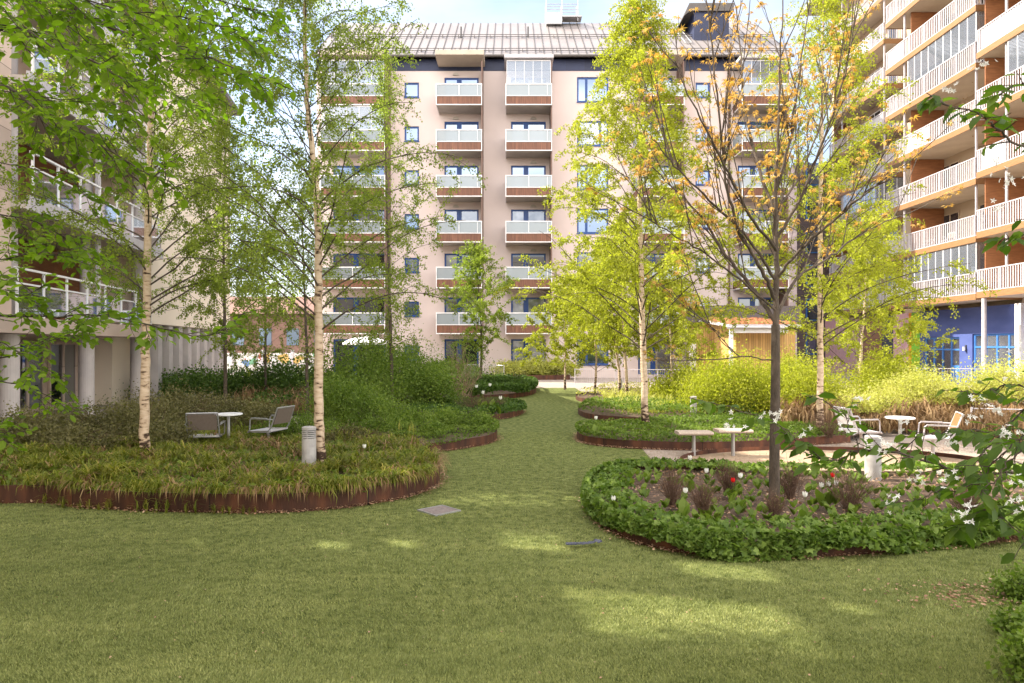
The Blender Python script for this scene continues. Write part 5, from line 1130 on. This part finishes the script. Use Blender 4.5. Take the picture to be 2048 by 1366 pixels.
d = np.column_stack([nr3, RNG.uniform(-.5, .8, len(nr3))])[kk]; o = leaves('sedge_cover', BLA, pb[kk], d, np.column_stack([nr3[kk]*.6, np.ones(kk.sum())]), RNG.uniform(.10, .24, kk.sum()), M['lf_sedge']); tag(o, 'green sedge blades spilling over the left steel edge', 'ground cover', kind='stuff')
ii = RNG.integers(6, int(len(L1c)*.38), 34); ii = ii[RNG.random(34) < .8]; pf = L1c[ii]+np.stack([tt_[ii, 1], -tt_[ii, 0]], 1)*.07
tufts('edge_sedge', pf, np.full(len(pf), .01), 12, .17, M['lf_sedge'], 'small green sedge seedlings growing at the foot of the left steel edge', lean=2.2)
lc = cover('broadleaf_cover', L1, 7000, .14, .05, Mi, LOB, 'small dark leaves between the sedge tufts', 'ground cover', z0=.2)
# tall ornamental grass stems: thin seed heads in L1 back and gravel edge right
def grassy(name, poly, n, ln, mat, lab, z0=.1, lean=3.0): q = scatter(poly, n); return tufts(name, q, np.full(len(q), z0), 8, ln, mat, lab, BLA, lean)
grassy('tall_grass', g((150, 912), (520, 912), (700, 905), (860, 920), (830, 890), (500, 880), (150, 885)), 420, .30, M['lf_sedge'], 'loose taller grass around the left table', lean=3)
grassy('dry_grass', g((1560, 870), (1720, 872), (1900, 880), (2060, 905), (2060, 850), (1850, 832), (1560, 838)), 1500, .5, M['lf_tan'], 'straw-coloured ornamental grass behind the right sunlit table', lean=4)
grassy('dry_grass', g((470, 800), (620, 812), (660, 826), (640, 842), (470, 815)), 350, .5, M['lf_tan'], 'straw-coloured grass strip under the dark hedge at left', lean=4)
grassy('lime_grass', g((1200, 800), (1600, 815), (1600, 835), (1250, 835)), 900, .35, M['lf_lime'], 'sunlit yellow grass around the small bollard', lean=4)

# ---- tulips
def tulip(px, py, pyb, lab, red=False, zz=.2, sc=1.0):
    base = G(px+random.uniform(-4, 4), pyb, zz); y = base[1]; top = V(P(px, py, y)); base = V(base)
    t = thing('tulip', tuple(base), lab, 'flower', 'tulips in the beds'); m = (base+top)/2+[.01, 0, 0]
    tubes('stem', [(curve([base, m, top], 5), np.full(11, .0035))], M['lf_mid'], t)
    r = .026*sc; h = .055*sc; n = 6; pos = []; dr = []; 
    prof = [(.0, .35), (.25, .9), (.6, 1.0), (1.0, .78 if red else 1.05)]
    v = []; f = []
    for k in range(n):
        a0 = k*1.047; off = 1 if k % 2 else .88; b = len(v)
        for (s, w_) in prof:
            for e in (-1, 0, 1):
                ww = .56*(1-.15*s) if s < 1 else .16
                a = a0+e*ww; rr = r*w_*off*(1.0 if e else 1.06); v.append((top[0]+rr*math.cos(a), top[1]+rr*math.sin(a), top[2]-.01+h*s*(1.05 if (e == 0 and s == 1) else 1)))
        f += [(b+i*3+j, b+i*3+j+1, b+i*3+j+4, b+i*3+j+3) for i in range(3) for j in range(2)]
    meshobj('blossom', v, f, M['redpetal'] if red else M['petal'], t, True)
    N = 3; a = RNG.random(N)*6.283; leaves('leaf', OV, np.repeat(base[None], N, 0), np.column_stack([np.cos(a)*.35, np.sin(a)*.35, np.ones(N)]), np.column_stack([-np.cos(a), -np.sin(a), np.full(N, .3)]), RNG.uniform(.14, .24, N)*sc, M['lf_mid'], t)
for a in ((1380, 918, 985, 'white tulip nearest the bench seats, tallest by the gravel edge'), (1413, 944, 998, 'white tulip in front of the sand circle rim'), (1481, 954, 1020, 'largest white tulip left of the maple trunk'), (1371, 984, 1035, 'white tulip low in front of the brown shrubs'), (1227, 1000, 1022, 'small white tulip bud at the left end of the cranesbill bed'), (1610, 992, 1040, 'white tulip in the mulch right of the maple foot'), (1643, 973, 1010, 'leftmost of three white tulips behind the widest brown shrub'), (1657, 971, 1010, 'middle of three white tulips behind the widest brown shrub'), (1673, 969, 1010, 'rightmost of three white tulips behind the widest brown shrub'), (1878, 948, 1000, 'broad white tulip behind the serviceberry branch')): tulip(*a)
tulip(1466, 963, 1010, 'red tulip bud between white tulips left of the maple', True); tulip(1665, 953, 1005, 'tall red tulip above the three white tulips', True); tulip(1954, 967, 1010, 'red tulip far right behind the blossoms', True)
for a in ((953, 775, 820, 'left white tulip in the small left bed'), (980, 772, 820, 'second white tulip in the small left bed'), (1001, 798, 830, 'right white tulip near the lawn in the small left bed'), (966, 787, 822, 'low white tulip in the small left bed')): tulip(a[0], a[1], a[2], a[3], sc=1.7)
tulip(1192, 838, 872, 'single white tulip in the low green bed by the lawn path', sc=1.3); tulip(729, 895, 945, 'single white tulip in the sedge right of the bollard birch')
# tulip leaves & young plants in the mulch
q = scatter(R1, 900); ed = edge_dist(q, R1); q = q[ed > .45][:420]
n = len(q)*5; a = RNG.random(n)*6.283; p = np.repeat(np.column_stack([q, np.full(len(q), .18)]), 5, 0)
o = leaves('young_plants', OV, p, np.column_stack([np.cos(a)*.6, np.sin(a)*.6, np.ones(n)]), np.column_stack([-np.cos(a), -np.sin(a), np.full(n, .3)]), RNG.uniform(.05, .15, n), M['lf_mid']); tag(o, 'young green shoots coming up through the mulch', 'ground cover', kind='stuff')
# right edge foreground clumps
for px, py, lab in ((2040, 1180, 'bright green leafy clump at the right frame edge, upper'), (2050, 1270, 'bright green leafy clump at the right frame edge, middle'), (2060, 1350, 'bright green leafy clump in the bottom right corner')):
    x, y, _ = G(px, py+25); shrub(x+.16, y, .24, .24, .26, 1500, .036, M['lf_mid'], lab, z0=0, nst=30, grp='leafy clumps at the lower right edge', tmpl=OV, cl=.14)
# ---- litter
def litter(name, pts, lab, ls=.02):
    n = len(pts); o = leaves(name, OV, pts, rdir(n, 0, .15), rdir(n, 2.5), ls*RNG.uniform(.5, 1.5, n), M['litter']); tag(o, lab, 'leaf litter', kind='stuff')
ps = []
for c_ in (L1c[6:], R1c[8:], R2c, L2c, L3c):
    m = 1100 if c_ is L1c[6:] or len(c_) > 60 else 350; i = RNG.integers(0, len(c_)-1, m); f_ = RNG.random(m)[:, None]; t_ = np.gradient(c_, axis=0); t_ /= np.linalg.norm(t_, axis=1, keepdims=True); nr = np.stack([t_[:, 1], -t_[:, 0]], 1)
    b = c_[i]*(1-f_)+c_[i+1]*f_+nr[i]*(np.abs(RNG.normal(size=m))*.055+.02)[:, None]; ps.append(np.column_stack([b, RNG.uniform(.03, .05, m)]))
litter('leaf_litter', np.concatenate(ps), 'dry leaf bits gathered along the foot of the steel edging', .028)
q = np.column_stack([RNG.uniform(-7, 7, 420), 3080/RNG.uniform(300, 680, 420)*.96]); litter('lawn_litter', np.column_stack([q, np.full(420, .042)]), 'scattered dry bits on the lawn', .016)
q = RNG.normal(size=(420, 2))*[.40, .18]+V(G(1985, 1195)[:2]); litter('bark_litter', np.column_stack([q, RNG.uniform(.02, .04, 420)]), 'patch of bark chips at the right edge of the lawn', .03)
q = scatter(R1, 5200); ed = edge_dist(q, R1); q = q[ed > .4]; litter('mulch_chips', np.column_stack([q, RNG.uniform(.17, .20, len(q))]), 'brown mulch chips between the tulips', .034)
q = scatter(gravel_poly, 3500); litter('gravel_litter', np.column_stack([q, np.full(len(q), .02)]), 'dry leaves on the gravel', .022)

# ---- artificial turf blades
n = 900000; Yb = 4.2/(1-RNG.random(n)*(1-4.2/17.0)); Xb = RNG.uniform(-1, 1, n)*(Yb*.78+.6); k = inpoly(Xb, Yb, lawn_poly)
for pl in (L1, R1, R2, L2): k &= ~inpoly(Xb, Yb, pl)
k &= ~((np.abs(Xb-c0[0])+np.abs(Yb-c0[1])) < .29); Xb, Yb = Xb[k], Yb[k]; n = len(Xb)
pile = .5+.5*np.sin(Xb*1.3+np.sin(Yb*1.9)*2.1+np.sin(Xb*.55+Yb*.4)*1.7); a = RNG.random(n)*6.283
ax = np.column_stack([np.cos(a)*.55+.35*(pile-.5), np.sin(a)*.55+.7*(pile-.35), np.full(n, .9)]); sz = .0165*RNG.uniform(.5, 1.35, n)*(1+.02*Yb); wdt = .24*(1+Yb*.05)
tv = TB[0].copy()
d = ax/np.linalg.norm(ax, axis=1, keepdims=True); sd = np.column_stack([np.cos(a+1.57), np.sin(a+1.57), np.zeros(n)]); b0 = np.column_stack([Xb, Yb, np.full(n, .006)])
v = np.empty((n, 3, 3)); hw = (sz*wdt*.5)[:, None]; v[:, 0] = b0-sd*hw; v[:, 1] = b0+sd*hw; v[:, 2] = b0+d*sz[:, None]
tag(fastmesh('turf', v.reshape(-1, 3), np.arange(3*n), np.full(n, 3), M['lf_turf']), kind='stuff')
bpy.data.objects['turf']['label'] = 'short dense green turf blades covering the lawn'; bpy.data.objects['turf']['category'] = 'grass'
